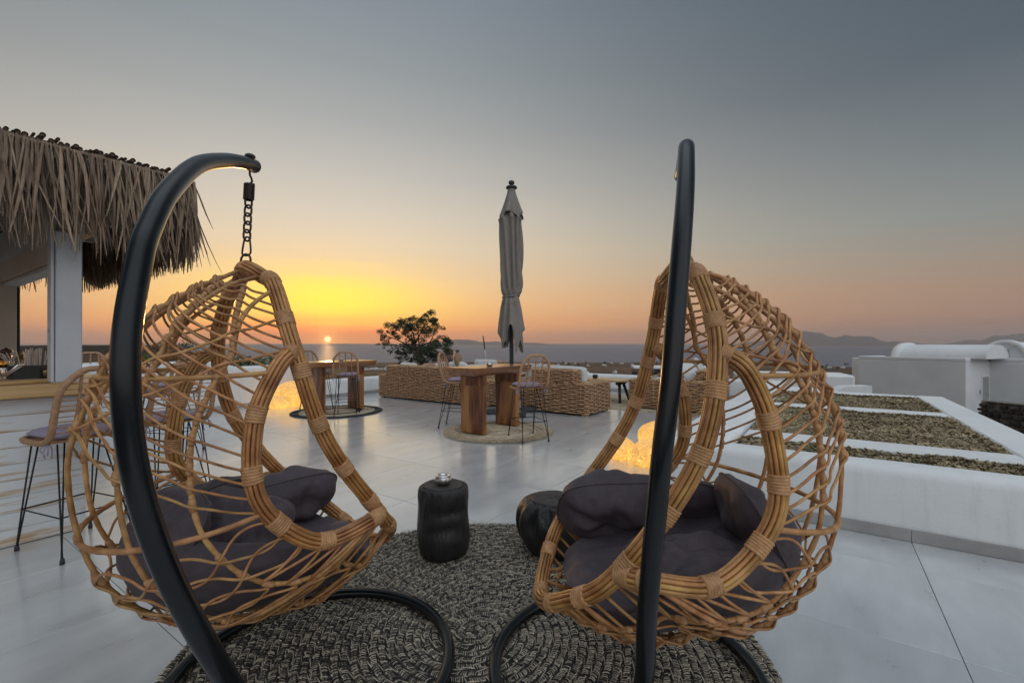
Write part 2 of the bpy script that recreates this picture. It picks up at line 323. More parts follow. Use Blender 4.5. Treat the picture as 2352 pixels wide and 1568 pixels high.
def mk_ground():
    m, nt, b = nodes('dry_fields'); N, L = nt.nodes, nt.links
    tc = N.new('ShaderNodeTexCoord')
    mp = N.new('ShaderNodeMapping'); mp.inputs['Scale'].default_value = (.004, .0075, .004); mp.inputs['Rotation'].default_value = (0, 0, .2); L.new(tc.outputs['Object'], mp.inputs[0])
    v = N.new('ShaderNodeTexVoronoi'); v.inputs['Scale'].default_value = 2.0; L.new(mp.outputs[0], v.inputs[0])
    sp = N.new('ShaderNodeSeparateColor'); L.new(v.outputs['Color'], sp.inputs[0])
    rp = N.new('ShaderNodeValToRGB'); e = rp.color_ramp.elements; rp.color_ramp.interpolation = 'CONSTANT'
    e[0].position = 0; e[0].color = (.14,.085,.055, 1); e[1].position = .8; e[1].color = (.19,.12,.075, 1)
    for p, c in ((.22, (.055,.062,.032)), (.4, (.17,.10,.065)), (.58, (.075,.078,.045)), (.7, (.12,.085,.06))): k = e.new(p); k.color = (*c, 1)
    L.new(sp.outputs[0], rp.inputs[0])
    n = N.new('ShaderNodeTexNoise'); n.inputs['Scale'].default_value = .06; n.inputs['Detail'].default_value = 10; n.inputs['Roughness'].default_value = .7; L.new(tc.outputs['Object'], n.inputs[0])
    r2 = N.new('ShaderNodeValToRGB'); r2.color_ramp.elements[0].position = .35; r2.color_ramp.elements[0].color = (.35,.35,.35, 1); r2.color_ramp.elements[1].position = .7; r2.color_ramp.elements[1].color = (1.5,1.4,1.3, 1); L.new(n.outputs[0], r2.inputs[0])
    mx = N.new('ShaderNodeMix'); mx.data_type = 'RGBA'; mx.blend_type = 'MULTIPLY'; mx.inputs[0].default_value = 1; L.new(rp.outputs[0], mx.inputs[6]); L.new(r2.outputs[0], mx.inputs[7])
    # dark lava-stone terraces close by
    n3 = N.new('ShaderNodeTexNoise'); n3.inputs['Scale'].default_value = 1.1; n3.inputs['Detail'].default_value = 8; n3.inputs['Roughness'].default_value = .75; L.new(tc.outputs['Object'], n3.inputs[0])
    r3 = N.new('ShaderNodeValToRGB'); r3.color_ramp.elements[0].position = .4; r3.color_ramp.elements[0].color = (.010,.009,.008, 1); r3.color_ramp.elements[1].position = .7; r3.color_ramp.elements[1].color = (.085,.064,.047, 1); L.new(n3.outputs[0], r3.inputs[0])
    ln = N.new('ShaderNodeVectorMath'); ln.operation = 'LENGTH'; L.new(tc.outputs['Object'], ln.inputs[0])
    mr = N.new('ShaderNodeMapRange'); mr.inputs[1].default_value = 110; mr.inputs[2].default_value = 190; L.new(ln.outputs[1], mr.inputs[0])
    m2 = N.new('ShaderNodeMix'); m2.data_type = 'RGBA'; L.new(mr.outputs[0], m2.inputs[0]); L.new(r3.outputs[0], m2.inputs[6]); L.new(mx.outputs[2], m2.inputs[7])
    L.new(m2.outputs[2], b.inputs['Base Color']); b.inputs['Roughness'].default_value = .95; b.inputs['Specular IOR Level'].default_value = .1
    return m
def mk_sea():
    m, nt, b = nodes('sea_water'); N, L = nt.nodes, nt.links
    b.inputs['Base Color'].default_value = (.10,.105,.145, 1); b.inputs['Roughness'].default_value = .5; b.inputs['Specular IOR Level'].default_value = .1
    tc = N.new('ShaderNodeTexCoord'); mp = N.new('ShaderNodeMapping'); mp.inputs['Scale'].default_value = (.012, .03, 1); L.new(tc.outputs['Object'], mp.inputs[0])
    n = N.new('ShaderNodeTexNoise'); n.inputs['Scale'].default_value = 1; n.inputs['Detail'].default_value = 9; n.inputs['Roughness'].default_value = .68; L.new(mp.outputs[0], n.inputs[0])
    rp = N.new('ShaderNodeValToRGB'); rp.color_ramp.elements[0].position = .38; rp.color_ramp.elements[0].color = (.11,.11,.14, 1); rp.color_ramp.elements[1].position = .62; rp.color_ramp.elements[1].color = (.24,.225,.25, 1); L.new(n.outputs[0], rp.inputs[0]); L.new(rp.outputs[0], b.inputs['Base Color'])
    bp = N.new('ShaderNodeBump'); bp.inputs['Strength'].default_value = .55; bp.inputs['Distance'].default_value = 14; L.new(n.outputs[0], bp.inputs['Height']); L.new(bp.outputs[0], b.inputs['Normal'])
    return m
M = {}
M['tile'] = mk_tile()
M['grout'] = mk('grout', (.24,.215,.19), (.30,.27,.24), 20, rough=.9)
M['skirt'] = mk('skirting_tile', (.30,.29,.28), (.37,.36,.345), 5, rough=.45, rnd=.06)
def mk_plaster():
    m = mk('white_plaster', (.70,.705,.70), (.83,.83,.82), 1.1, rough=.9, bump=.3, bscale=48, detail=10, bdist=.006, lo=.25, hi=.75)
    nt = m.node_tree; N, L = nt.nodes, nt.links; b = N['Principled BSDF']; src = b.inputs['Base Color'].links[0].from_socket
    tc = [n for n in N if n.type == 'TEX_COORD'][0]; mp = N.new('ShaderNodeMapping'); mp.inputs['Scale'].default_value = (5, 5, .55); L.new(tc.outputs['Object'], mp.inputs[0])
    n = N.new('ShaderNodeTexNoise'); n.inputs['Scale'].default_value = 2.0; n.inputs['Detail'].default_value = 8; n.inputs['Roughness'].default_value = .7; L.new(mp.outputs[0], n.inputs[0])
    rp = N.new('ShaderNodeValToRGB'); rp.color_ramp.elements[0].position = .28; rp.color_ramp.elements[0].color = (.80,.775,.73, 1); rp.color_ramp.elements[1].position = .5; rp.color_ramp.elements[1].color = (1, 1, 1, 1); L.new(n.outputs[0], rp.inputs[0])
    mx = N.new('ShaderNodeMix'); mx.data_type = 'RGBA'; mx.blend_type = 'MULTIPLY'; mx.inputs[0].default_value = .5; L.new(src, mx.inputs[6]); L.new(rp.outputs[0], mx.inputs[7]); L.new(mx.outputs[2], b.inputs['Base Color'])
    return m
M['plaster'] = mk_plaster()
M['farwhite'] = mk('far_whitewash', (.60,.59,.58), (.70,.69,.67), .8, rough=.95, rnd=.12)
M['housewhite'] = mk('white_house_render', (.70,.70,.705), (.80,.80,.80), .6, rough=.9, bump=.15, bscale=12)
M['doorgrey'] = mk('grey_painted_door', (.36,.37,.35), (.40,.41,.39), 4, rough=.6)
M['windowdark'] = mk('window_dark', (.03,.03,.032), None, rough=.2)
M['rattan'] = mk('rattan_cane', (.29,.12,.034), (.55,.29,.11), 18, rough=.42, rough2=.6, bump=.15, bscale=160, rnd=.16, hue=.008, coat=.1)
M['rattan_rim'] = mk('rattan_pole', (.25,.098,.022), (.54,.275,.088), 11, (1, 1, 1), rough=.34, rough2=.5, bump=.2, bscale=60, rnd=.18, hue=.01, coat=.25)
M['binding'] = mk('rattan_binding', (.37,.18,.07), (.54,.30,.14), 45, rough=.6, bump=.2, bscale=150, rnd=.1)
M['stoolcane'] = mk('stool_cane', (.32,.165,.08), (.47,.27,.145), 40, rough=.55, bump=.25, bscale=140, rnd=.1)
M['black'] = mk('black_lacquer', (.004,.005,.006), (.008,.010,.012), 6, rough=.17, rough2=.25, spec=.34)
M['blackmetal'] = mk('black_steel', (.018,.018,.02), None, rough=.4, metal=.6)
M['chain'] = mk('dark_chain', (.035,.03,.03), (.06,.05,.045), 30, rough=.45, metal=.8)
M['cushion'] = mk('charcoal_cushion', (.058,.044,.052), (.078,.060,.070), 30, rough=.7, bump=.35, bscale=420, sheen=.06, bdist=.0008, rnd=.08)
M['stump'] = mk('charred_wood', (.009,.009,.0095), (.024,.022,.021), 9, (1, 1, .16), rough=.36, rough2=.62, bump=1.0, bscale=34, detail=10, bdist=.02)
M['stumptop'] = mk('charred_wood_end', (.03,.026,.024), (.06,.052,.046), 14, rough=.7, bump=.3, bscale=50)
M['steel'] = mk('brushed_steel', (.55,.53,.5), (.66,.64,.61), 30, (1, 1, .1), rough=.3, metal=1.0, bump=.05)
M['steelrim'] = mk('polished_steel', (.75,.75,.76), None, rough=.12, metal=1.0)
M['table'] = mk_wood('acacia_table', (.055,.017,.006), (.22,.075,.022), (.40,.18,.06), 1.0, .34, 2, .25, .05)
M['tabletop'] = mk_wood('acacia_tabletop', (.09,.03,.011), (.24,.088,.03), (.34,.15,.055), .8, .26, 0, .4, .05)
M['pine'] = mk_wood('pine_counter', (.36,.20,.075), (.52,.32,.13), (.58,.38,.18), .9, .42, 0, .3, .1)
M['beam'] = mk_wood('pine_beam', (.42,.24,.08), (.55,.34,.13), (.60,.40,.18), .9, .6, 0, 0, .05)
M['whitewash'] = mk_whitewash()
M['whitepaint'] = mk('white_paint', (.46,.465,.475), (.52,.525,.535), 3, rough=.5)  # white paint darkened: the roof's shade on the post is in the colour
M['beige'] = mk('beige_panel', (.50,.43,.35), (.56,.49,.40), 3, rough=.6)
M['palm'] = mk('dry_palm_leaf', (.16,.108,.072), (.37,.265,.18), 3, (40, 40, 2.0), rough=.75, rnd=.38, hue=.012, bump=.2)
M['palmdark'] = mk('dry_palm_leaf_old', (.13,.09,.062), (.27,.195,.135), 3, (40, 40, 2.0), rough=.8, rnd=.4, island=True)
M['reed'] = mk('roof_cane', (.09,.06,.04), (.20,.14,.095), 20, rough=.7, rnd=.3)
M['wicker'] = mk('wicker_strand', (.28,.16,.08), (.56,.36,.20), 14, rough=.55, rough2=.7, bump=.15, bscale=90, rnd=.25, hue=.008, island=True)
M['wickerdark'] = mk('wicker_core', (.05,.03,.018), None, rough=.9)
M['linen'] = mk('pale_linen', (.56,.55,.53), (.63,.62,.6), 60, rough=.9, bump=.3, bscale=300, bdist=.001, rnd=.05)
M['lilac'] = mk('lilac_seat_pad', (.29,.245,.32), (.35,.30,.39), 60, rough=.85, bump=.2, bscale=300, bdist=.001, rnd=.06)
M['umbrella'] = mk('taupe_canvas', (.21,.185,.16), (.26,.23,.20), 40, rough=.85, bump=.2, bscale=220, bdist=.001)
M['umbpole'] = mk('graphite_pole', (.05,.052,.056), None, rough=.4, metal=.4)
M['jute'] = mk('jute', (.42,.33,.22), (.66,.55,.40), 40, rough=.95, rnd=.25, island=True, bump=.3)
M['jutedark'] = mk('charcoal_jute', (.028,.028,.03), (.06,.058,.058), 40, rough=.95, rnd=.25, island=True)
M['rugdark'] = mk('rug_black_yarn', (.028,.026,.023), (.066,.060,.053), 60, rough=.95, rnd=.3, island=True)
M['ruglight'] = mk('rug_straw_yarn', (.36,.31,.23), (.68,.60,.47), 50, rough=.9, rnd=.35, island=True)
M['lamp'] = mk_lampstone()
M['net'] = mk('camouflage_net', (.22,.172,.098), (.42,.34,.215), 2.2, rough=.95, rnd=.45, hue=.012, island=True, detail=3)
M['netbase'] = mk('net_ground', (.10,.085,.06), (.16,.135,.095), 12, rough=.95)
M['lava'] = mk('lava_stone', (.022,.02,.019), (.075,.064,.056), 7, rough=.9, bump=.6, bscale=18, rnd=.4)
M['mortar'] = mk('stone_mortar', (.17,.145,.12), (.23,.2,.17), 12, rough=.95)
M['ground'] = mk_ground(); M['sea'] = mk_sea()
M['hill'] = mk('island_rock', (.09,.075,.07), (.14,.115,.10), .002, rough=.95)
M['leaf'] = mk('evergreen_leaf', (.028,.04,.014), (.055,.07,.026), 2.5, rough=.55, rnd=.5, hue=.02, island=True)
M['leafgreen'] = mk('fresh_leaf', (.05,.10,.018), (.09,.16,.035), 2.5, rough=.55, rnd=.4, island=True)
M['bark'] = mk('bark', (.05,.036,.026), (.095,.07,.05), 8, (1, 1, .2), rough=.9, bump=.5)
M['skin'] = mk('skin', (.46,.26,.18), (.52,.30,.21), 6, rough=.5)
M['hairbrown'] = mk('brown_hair', (.05,.022,.012), (.10,.048,.025), 12, (8, 8, 1), rough=.45, bump=.4, bscale=60)
M['hairblond'] = mk('blond_hair', (.20,.11,.05), (.36,.22,.11), 12, (8, 8, 1), rough=.45, bump=.4, bscale=60)
M['shirt'] = mk('white_shirt', (.66,.65,.64), (.74,.73,.72), 10, rough=.85, bump=.4, bscale=14)
M['trousers'] = mk('grey_trousers', (.16,.16,.17), None, rough=.85)
M['plastic'] = mk('black_plastic', (.018,.018,.018), (.026,.025,.024), 20, rough=.5)
M['straw'] = mk('clear_straw', (.70,.62,.58), (.82,.75,.70), 20, rough=.25, rnd=.12)
_b = M['straw'].node_tree.nodes['Principled BSDF']; _b.inputs['Transmission Weight'].default_value = .25; _b.inputs['IOR'].default_value = 1.1
M['glass'] = mk_glass('clear_glass'); M['beer'] = mk_glass('beer', (.85,.42,.06)); M['foam'] = mk('beer_foam', (.7,.62,.5), None, rough=.9)
M['brass'] = mk('brass_bottle', (.30,.19,.06), (.2,.15,.1), 4, rough=.25, metal=.7)
M['millwood'] = mk('dark_turned_wood', (.07,.018,.010), None, rough=.25, coat=.5)
M['carwhite'] = mk('white_car_paint', (.62,.63,.64), None, rough=.2, coat=.6)
M['red'] = mk('red_paint', (.35,.03,.03), None, rough=.5)
M['ink'] = mk('black_ink', (.02,.02,.025), None, rough=.8)
M['sandrug'] = mk('sand_rug', (.36,.29,.18), (.48,.4,.27), 30, rough=.95, bump=.3)
# ------------------------------------------------------------------ land, sea, islands
RP = [(4,-3), (20,-3.2), (60,-9), (150,-18), (300,-31), (600,-51), (1000,-68), (1600,-87), (2500,-104.5), (2850,-112), (3600,-135)]
LP = [(4,-1.6), (20,-1.5), (45,-.95), (75,-.4), (105,.5), (135,.9), (165,-2), (260,-26), (420,-43), (700,-58), (1000,-70), (1600,-90), (2300,-104.5), (2600,-112), (3600,-135)]
def prof(P, r): return float(np.interp(math.log(r), [math.log(p[0]) for p in P], [p[1] for p in P]))
def ground_z(x, y):
    r = max(4.0, math.hypot(x, y)); az = math.degrees(math.atan2(x, y))
    w = min(1, max(0, (-24-az)/14)); w = w*w*(3-2*w)
    if az < -100: w = 1-min(1, (-100-az)/40)
    z = prof(RP, r)*(1-w) + prof(LP, r)*w
    k = min(1, max(0, (r-25)/60))
    return z + k*(nz(x*.02, y*.02)*.9 + nz(x*.006, y*.006, 3)*2.2*min(1, r/400) + nz(x*.09, y*.09, 5)*.22)
def build_ground():
    rs = np.concatenate([np.geomspace(4, 200, 70), np.geomspace(206, 3600, 90)])
    az = np.radians(np.concatenate([np.linspace(-62, 62, 260), np.linspace(66, 294, 50)])); n = len(az)
    vs = []; fs = []
    for r in rs:
        for a in az: x, y = r*math.sin(a), r*math.cos(a); vs.append((x, y, ground_z(x, y)))
    m = len(rs)
    for i in range(m-1):
        for k in range(n): l = (k+1) % n; fs.append((i*n+k, i*n+l, (i+1)*n+l, (i+1)*n+k))
    fs.append(tuple(range(n)))
    mb = MB(); mb.add(vs, fs); return mb.build('ground', M['ground'], kind='structure')
build_ground()
SEA = -107.0
mb = MB(); R0, R1 = 900, 90000; n = 96
vs = [(r*math.sin(2*math.pi*k/n), r*math.cos(2*math.pi*k/n), SEA) for r in (R0, 4000, 12000, 40000, R1) for k in range(n)]
mb.add(vs, [(i*n+k, i*n+(k+1) % n, (i+1)*n+(k+1) % n, (i+1)*n+k) for i in range(4) for k in range(n)]); mb.build('sea', M['sea'], kind='structure')
def island(name, x0, x1, dist, peaks, seed):
    """ridge of an island across the water: pixel span gives only its bearing and width, heights are metres"""
    A0, A1 = math.atan((x0-CX)/F), math.atan((x1-CX)/F); mb = MB(); nu, nv = 90, 9
    def fn(u, v):
        a = A0+(A1-A0)*u; h = 0
        for c, w, hh in peaks: h = max(h, hh*math.exp(-((u-c)/w)**2))
        h *= (1 + .28*nz(u*14, seed) + .15*nz(u*40, seed+3)); e = math.sin(math.pi*min(1, max(0, u)))**.35 if 0 < u < 1 else 0
        r = dist + (v-.5)*5200; k = max(0, 1-abs(2*v-1))**.8
        return (r*math.sin(a), r*math.cos(a), SEA - 6 + h*e*k)
    mb.grid(fn, nu, nv); return mb.build(name, M['hill'], kind='structure')
island('island_hills', 700, 1300, 30000, [(.12,.06,120), (.2,.04,80), (.3,.03,60), (.58,.10,380), (.70,.10,260), (.85,.10,210), (.46,.06,150)], 1)
island('island_hills', 1640, 2220, 23000, [(.42,.16,640), (.32,.1,560), (.6,.16,430), (.78,.12,200), (.2,.1,260)], 5)
island('island_hills', 2080, 2700, 34000, [(.5,.14,620), (.3,.1,330), (.42,.1,500), (.75,.2,600)], 9)
# ------------------------------------------------------------------ terrace floor
def slab(a0, a1, b0, b1, z0, z1, mb):
    vs = [AB(a, b, z) for a in (a0, a1) for b in (b0, b1) for z in (z0, z1)]
    mb.add(vs, [(0,2,3,1), (4,5,7,6), (0,1,5,4), (2,6,7,3), (0,4,6,2), (1,3,7,5)], False); return mb
mb = MB(); slab(-2.6, 4.12, -5.0, 10.12, -.6, -.012, mb); slab(4.12, 12.12, .9, 10.12, -.6, -.012, mb)
terrace = mb.build('terrace_floor', M['grout'], kind='structure')
TA, TB, A0T, B0T = .92, .862, 2.68, -.49
me_tile = MB().box((0, 0, -.006), (TA-.0034, TB-.0034, .012), None, .0012).mesh('tile'); me_tile.materials.append(M['tile'])
def tiles():
    for i in range(-5, 11):
        for j in range(-6, 14):
            a0, a1 = A0T+i*TA, A0T+(i+1)*TA; b0, b1 = B0T+j*TB, B0T+(j+1)*TB
            bmin = -5.0; amax = 4.1 if (b0+b1)/2 < 1.2 else 12.1
            if b0 < .9 < b1 and a0 > 4.1: pass
            a1c, b0c, b1c = min(a1, amax), max(b0, bmin), min(b1, 10.1)
            if a1c-a0 < .05 or b1c-b0c < .05: continue
            o = put('tile', me_tile, None, terrace); c = AB((a0+a1c)/2, (b0c+b1c)/2, 0)
            o.location = c; o.rotation_euler = (0, 0, ANG_A); o.scale = ((a1c-a0)/TA, (b1c-b0c)/TB, 1)
tiles()
# ------------------------------------------------------------------ plastered walls
def wall(p0, p1, thick, hfn, label, name='parapet_wall', z0=-.5, r=.07, side=1, step=.12, mat='plaster'):
    """hand-plastered wall with rounded top edges; p0-p1 is its inner foot line, thickness goes to the given side"""
    p0, p1 = Vector(p0), Vector(p1); d = (p1-p0); Ln = d.length; d.normalize(); nrm = Vector((-d.y, d.x, 0))*side
    mb = MB(); ns = max(2, int(Ln/step)); arc = 5
    prof_ = [(0, 'b')] + [(r - r*math.cos(t), r*math.sin(t)-r) for t in np.linspace(0, math.pi/2, arc)] + [(thick-r+r*math.sin(t), r*math.cos(t)-r) for t in np.linspace(0, math.pi/2, arc)] + [(thick, 'b')]
    # a few intermediate rows on the faces carry the unevenness
    rows = []
    for i in range(ns+1):
        s = Ln*i/ns; h = hfn(s) if callable(hfn) else hfn; row = []
        pts = [(0, z0)] + [(0, z0+(h-r-z0)*k/5) for k in range(1, 5)] + [(x, h+y) for x, y in prof_[1:-1]] + [(thick, z0)]
        for x, z in pts:
            q = p0 + d*s + nrm*x; w = .006
            q = q + nrm*w*nz(q.x*1.7+z*2, q.y*1.7, z*1.5) + Vector((0, 0, w*nz(q.x*1.3, q.y*1.3, 9)))
            row.append(q + Vector((0, 0, z)))
        rows.append(row)
    m = len(rows[0]); vs = [p for rr in rows for p in rr]; fs = []
    for i in range(ns):
        for k in range(m-1):
            q = (i*m+k, (i+1)*m+k, (i+1)*m+k+1, i*m+k+1); fs.append(q if side < 0 else q[::-1])
    fs.append(tuple(range(m)) if side < 0 else tuple(range(m))[::-1]); fs.append(tuple(ns*m+k for k in range(m))[::-1] if side < 0 else tuple(ns*m+k for k in range(m)))
    mb.add(vs, fs); o = mb.build(name, M[mat]); 
    if label: tag(o, label, 'wall')
    return o
w1 = wall(AB(4.1, -5.0), AB(4.1, 1.25), .28, .49, 'low white plaster parapet beside the right hanging chair, with grey skirting', side=-1)
w2 = wall(AB(4.40, 1.25), AB(12.1, 1.25), .56, .49, 'wide white parapet running back from the lamp stones towards the sofas', side=-1)
w3 = wall(AB(12.1, .69), AB(12.1, 10.08), .28, .47, 'white parapet at the far seaward edge behind the sofas', side=-1)
def h4(s):
    a = s-2.0
    for x0, x1, y0, y1 in ((-9, 4.15, 1.0, 1.0), (4.15, 4.6, 1.0, .86), (4.6, 5.8, .86, .86), (5.8, 6.5, .86, .44), (6.5, 99, .44, .46)):
        if a <= x1: t = (a-x0)/(x1-x0); t = t*t*(3-2*t); return y0+(y1-y0)*t
w4 = wall(AB(-2.0, 10.1), AB(12.38, 10.1), .28, h4, 'white parapet stepping down in curves behind the left bar table', side=1)
def skirting(w, line, n, inward, par):
    for i in range(n):
        (p, q) = line(i); mb = MB(); mb.bar(p + inward*.006 + Vector((0, 0, .042)), q + inward*.006 + Vector((0, 0, .042)), .012, .08, .001); mb.build('skirting_tile', M['skirt'], par)
g = .0015
skirting(w1, lambda i: (AB(4.088, B0T+(i-5)*TB+g), AB(4.088, min(1.25, B0T+(i-4)*TB-g))), 7, -DA*.2, w1)
skirting(w4, lambda i: (AB(A0T+(i-4)*TA+g, 10.085), AB(min(12.08, A0T+(i-3)*TA-g), 10.085)), 15, -DB*.2, w4)
skirting(w3, lambda i: (AB(12.085, max(1.3, B0T+(i+2)*TB+g)), AB(12.085, min(10.06, B0T+(i+3)*TB-g))), 11, -DA*.2, w3)
# ------------------------------------------------------------------ pergola roof with camouflage nets below the terrace wall
perg = thing('pergola', 'white concrete pergola with camouflage nets between its beams, beyond the right parapet', 'pergola', AB(7, -.4, -2.6))
def pbeam(name, a0, a1, b0, b1, zt=.445, zb=.14):
    mb = MB(); c = AB((a0+a1)/2, (b0+b1)/2, (zt+zb)/2) - perg.location
    mb.box(c, (a1-a0, b1-b0, zt-zb), Matrix.Rotation(ANG_A, 3, 'Z'), .018); return mb.build(name, M['plaster'], perg)
pbeam('edge_beam', 4.36, 10.46, -1.66, -1.30)
for a0, a1 in ((5.02, 5.37), (7.70, 8.05), (10.12, 10.46)): pbeam('cross_beam', a0, a1, -1.297, .665)
for a, b in ((4.6, -1.48), (7.9, -1.48), (10.3, -1.48), (10.3, .4)):
    mb = MB(); mb.box(AB(a, b, -1.53)-perg.location, (.3, .3, 3.32), Matrix.Rotation(ANG_A, 3, 'Z'), .015); mb.build('column', M['plaster'], perg)
def net(a0, a1, b0, b1, z, nn, seed):
    rnd = random.Random(seed); mb = MB(); base = MB()
    sag = lambda a, b: -.035*math.sin(math.pi*(a-a0)/(a1-a0))*math.sin(math.pi*(b-b0)/(b1-b0)) + .016*nz(a*3, b*3, seed)
    base.grid(lambda u, v: AB(a0+(a1-a0)*u, b0+(b1-b0)*v, z-.02+sag(a0+(a1-a0)*u, b0+(b1-b0)*v))-perg.location, 24, 24)
    base.build('net_mesh', M['netbase'], perg)
    for k in range(nn):
        edge = rnd.random() < .12
        a = rnd.uniform(a0, a1); b = rnd.uniform(b0, b1)
        if edge and rnd.random() < .6: a = a1-rnd.random()*.06
        elif edge: b = b0+rnd.random()*.07
        c = AB(a, b, z+sag(a, b)+(.03*rnd.random() if edge else rnd.uniform(-.008, .014)))-perg.location
        L_, W_ = rnd.uniform(.014, .040), rnd.uniform(.008, .020); yaw = rnd.uniform(0, 6.28); t1, t2 = rnd.gauss(0, .5 if edge else .32), rnd.gauss(0, .4 if edge else .28)
        R = Matrix.Rotation(yaw, 3, 'Z') @ Matrix.Rotation(t1, 3, 'X') @ Matrix.Rotation(t2, 3, 'Y')
        vs = [c + R @ Vector(p) for p in ((-L_, 0, 0), (-L_*.3, -W_, .006), (L_*.4, -W_*.7, -.004), (L_, W_*.2, .012*rnd.random()), (L_*.3, W_, .004), (-L_*.5, W_*.8, -.006))]
        mb.add(vs, [(0,1,5), (1,2,4,5), (2,3,4)], False)
    mb.build('net_leaves', M['net'], perg, kind='stuff')
net(4.40, 5.01, -1.29, .66, .405, 6500, 1); net(5.38, 7.69, -1.29, .66, .405, 20000, 2); net(8.06, 10.11, -1.29, .66, .405, 15000, 3)
# ------------------------------------------------------------------ white house with vaulted roofs, right background
HU = Vector((.364, -.931, 0)).normalized(); HV = Vector((.931, .364, 0)).normalized(); HP = Vector((18.3, 24.0, 0)); ZT = .683
house = thing('vaulted_house', 'white cubic house with two barrel-vaulted roofs and a grey door, far right', 'house', HP + Vector((0, 0, -3.4)))
def hp(u, v, z): return HU*u + HV*v + Vector((0, 0, z+3.4))
def hbox(mb, u0, u1, v0, v1, z0, z1, bev=.03):
    mb.box((hp(u0, v0, z0)+hp(u1, v1, z1))/2, (u1-u0, v1-v0, z1-z0), Matrix((HU, HV, Vector((0, 0, 1)))).transposed(), bev); return mb
mb = MB(); hbox(mb, 0, 4.4, 0, 6.0, -3.4, ZT-.16); mb.build('wall', M['housewhite'], house)
for q in ((0, 4.4, 0, .22), (0, .22, .223, 1.9), (4.18, 4.4, .223, 1.888)):
    hbox(MB(), *q, ZT-.157, ZT, .02).build('roof_parapet', M['housewhite'], house)
mb = MB(); hbox(mb, -1.5, 9.0, 1.89, 9.0, -3.38, ZT-.16); mb.build('rear_wall', M['housewhite'], house)
hbox(MB(), 4.403, 9.0, 1.892, 2.11, ZT-.157, ZT, .02).build('roof_parapet', M['housewhite'], house)
def vault(u0, v0, axis, Ln, hw, rise, base, rim):
    ax, sd = (HU, HV) if axis == 'u' else (HV, HU); o = hp(u0, v0, base)
    def shell(h, r, s0, s1, mbx):
        nn = 22
        vs = [o + ax*s + sd*h*math.cos(t) + Vector((0, 0, r*math.sin(t))) for s in (s0, s1) for t in np.linspace(0, math.pi, nn)]
        mbx.add(vs, [(k, k+1, nn+k+1, nn+k) for k in range(nn-1)]); mbx.add(vs[:nn], [tuple(range(nn))], False); mbx.add(vs[nn:], [tuple(range(nn))[::-1]], False)
    mb = MB(); shell(hw, rise, .004, Ln, mb); p = mb.build('vault', M['housewhite'], house)
    mb = MB(); nn = 22; T = np.linspace(0, math.pi, nn)
    vs = [o + ax*s + sd*(hw+k)*math.cos(t) + Vector((0, 0, (rise+k)*math.sin(t))) for s in (-.14, .16) for k in (-.05, rim) for t in T]
    q = lambda i, j, k: (i*2+j)*nn+k
    for k in range(nn-1):
        mb.add([], [(q(0,1,k), q(0,1,k+1), q(1,1,k+1), q(1,1,k)), (q(0,0,k), q(0,0,k+1), q(0,1,k+1), q(0,1,k)), (q(1,0,k), q(1,1,k), q(1,1,k+1), q(1,0,k+1)), (q(0,0,k), q(1,0,k), q(1,0,k+1), q(0,0,k+1))])
    mb.v = [tuple(p_) for p_ in vs]; mb.n = len(vs); mb.build('arch_rim', M['housewhite'], p); return p
vault(1.5, 1.3, 'u', 3.4, .95, .62, ZT-.02, .09)
pv = vault(4.77, 2.3, 'v', 4.5, .72, .74, ZT-.02, .10)
mb = MB(); hbox(mb, 4.78, 4.87, 2.292, 2.31, ZT+.02, ZT+.38, 0); mb.build('vent_window', M['doorgrey'], pv)
mb = MB(); hbox(mb, 4.385, 4.412, 1.26, 1.80, -3.3, -.17, .004); dr = mb.build('door', M['doorgrey'], house)
mb = MB()
for v0, v1, z0, z1 in ((1.20, 1.258, -3.3, -.11), (1.802, 1.86, -3.3, -.11), (1.2585, 1.8015, -.168, -.11)): hbox(mb, 4.388, 4.425, v0, v1, z0, z1, .004)
mb.build('door_frame', M['housewhite'], dr)
mb = MB(); mb.tube([hp(4.44, 1.32, -1.1), hp(4.44, 1.32, -1.22)], .012, 8); mb.build('door_handle', M['steel'], dr)
mb = MB(); hbox(mb, 4.40, 4.43, 1.02, 1.10, -.92, -.72, .006); mb.build('intercom', M['steelrim'], house)
mb = MB(); mb.grid(lambda u, v: hp(6.2 + .55*math.cos(math.pi*u), 1.7+.25*v, -1.3 + .45*math.sin(math.pi*u)**.5), 17, 2); mb.build('buttress', M['housewhite'], house)
# ------------------------------------------------------------------ low white walls and lava-stone walls further down
def block(name, label, cat, x0, x1, Y0, Y1, dep, zt, zb, mat='plaster', bev=.06):
    p0, p1 = Vector(((x0-CX)/F*Y0, Y0, 0)), Vector(((x1-CX)/F*Y1, Y1, 0)); d = (p1-p0).normalized(); n = Vector((-d.y, d.x, 0))
    mb = MB(); mb.bar(p0+n*dep/2+Vector((0, 0, (zt+zb)/2)), p1+n*dep/2+Vector((0, 0, (zt+zb)/2)), dep, zt-zb, bev)
    return tag(mb.build(name, M[mat]), label, cat)
block('terrace_wall', 'pale white roof terrace wall left of the vaulted house, lower level', 'wall', 1690, 1965, 15.5, 14.2, 1.6, .34, -4.0)
block('terrace_wall', 'short white wall in front of the lower roof terrace', 'wall', 1755, 1925, 13.0, 12.6, .5, .09, -4.0)
mb = MB()
P0 = at(1905, 893, 12.2); 
for k in range(2): pass
prof2 = [(0, 0)] + [(.55*t + .0, .42*math.sin(t*math.pi/2)**.8) for t in np.linspace(.05, 1, 9)] + [(1.15, .43), (1.15, 0)]
vs = [P0 + Vector((x, y, z-.35)) for y in (0, .35) for x, z in prof2]; k = len(prof2)
mb.add(vs, [tuple(range(k))[::-1], tuple(k+i for i in range(k))] + [(i, (i+1) % k, k+(i+1) % k, k+i) for i in range(k)], False)
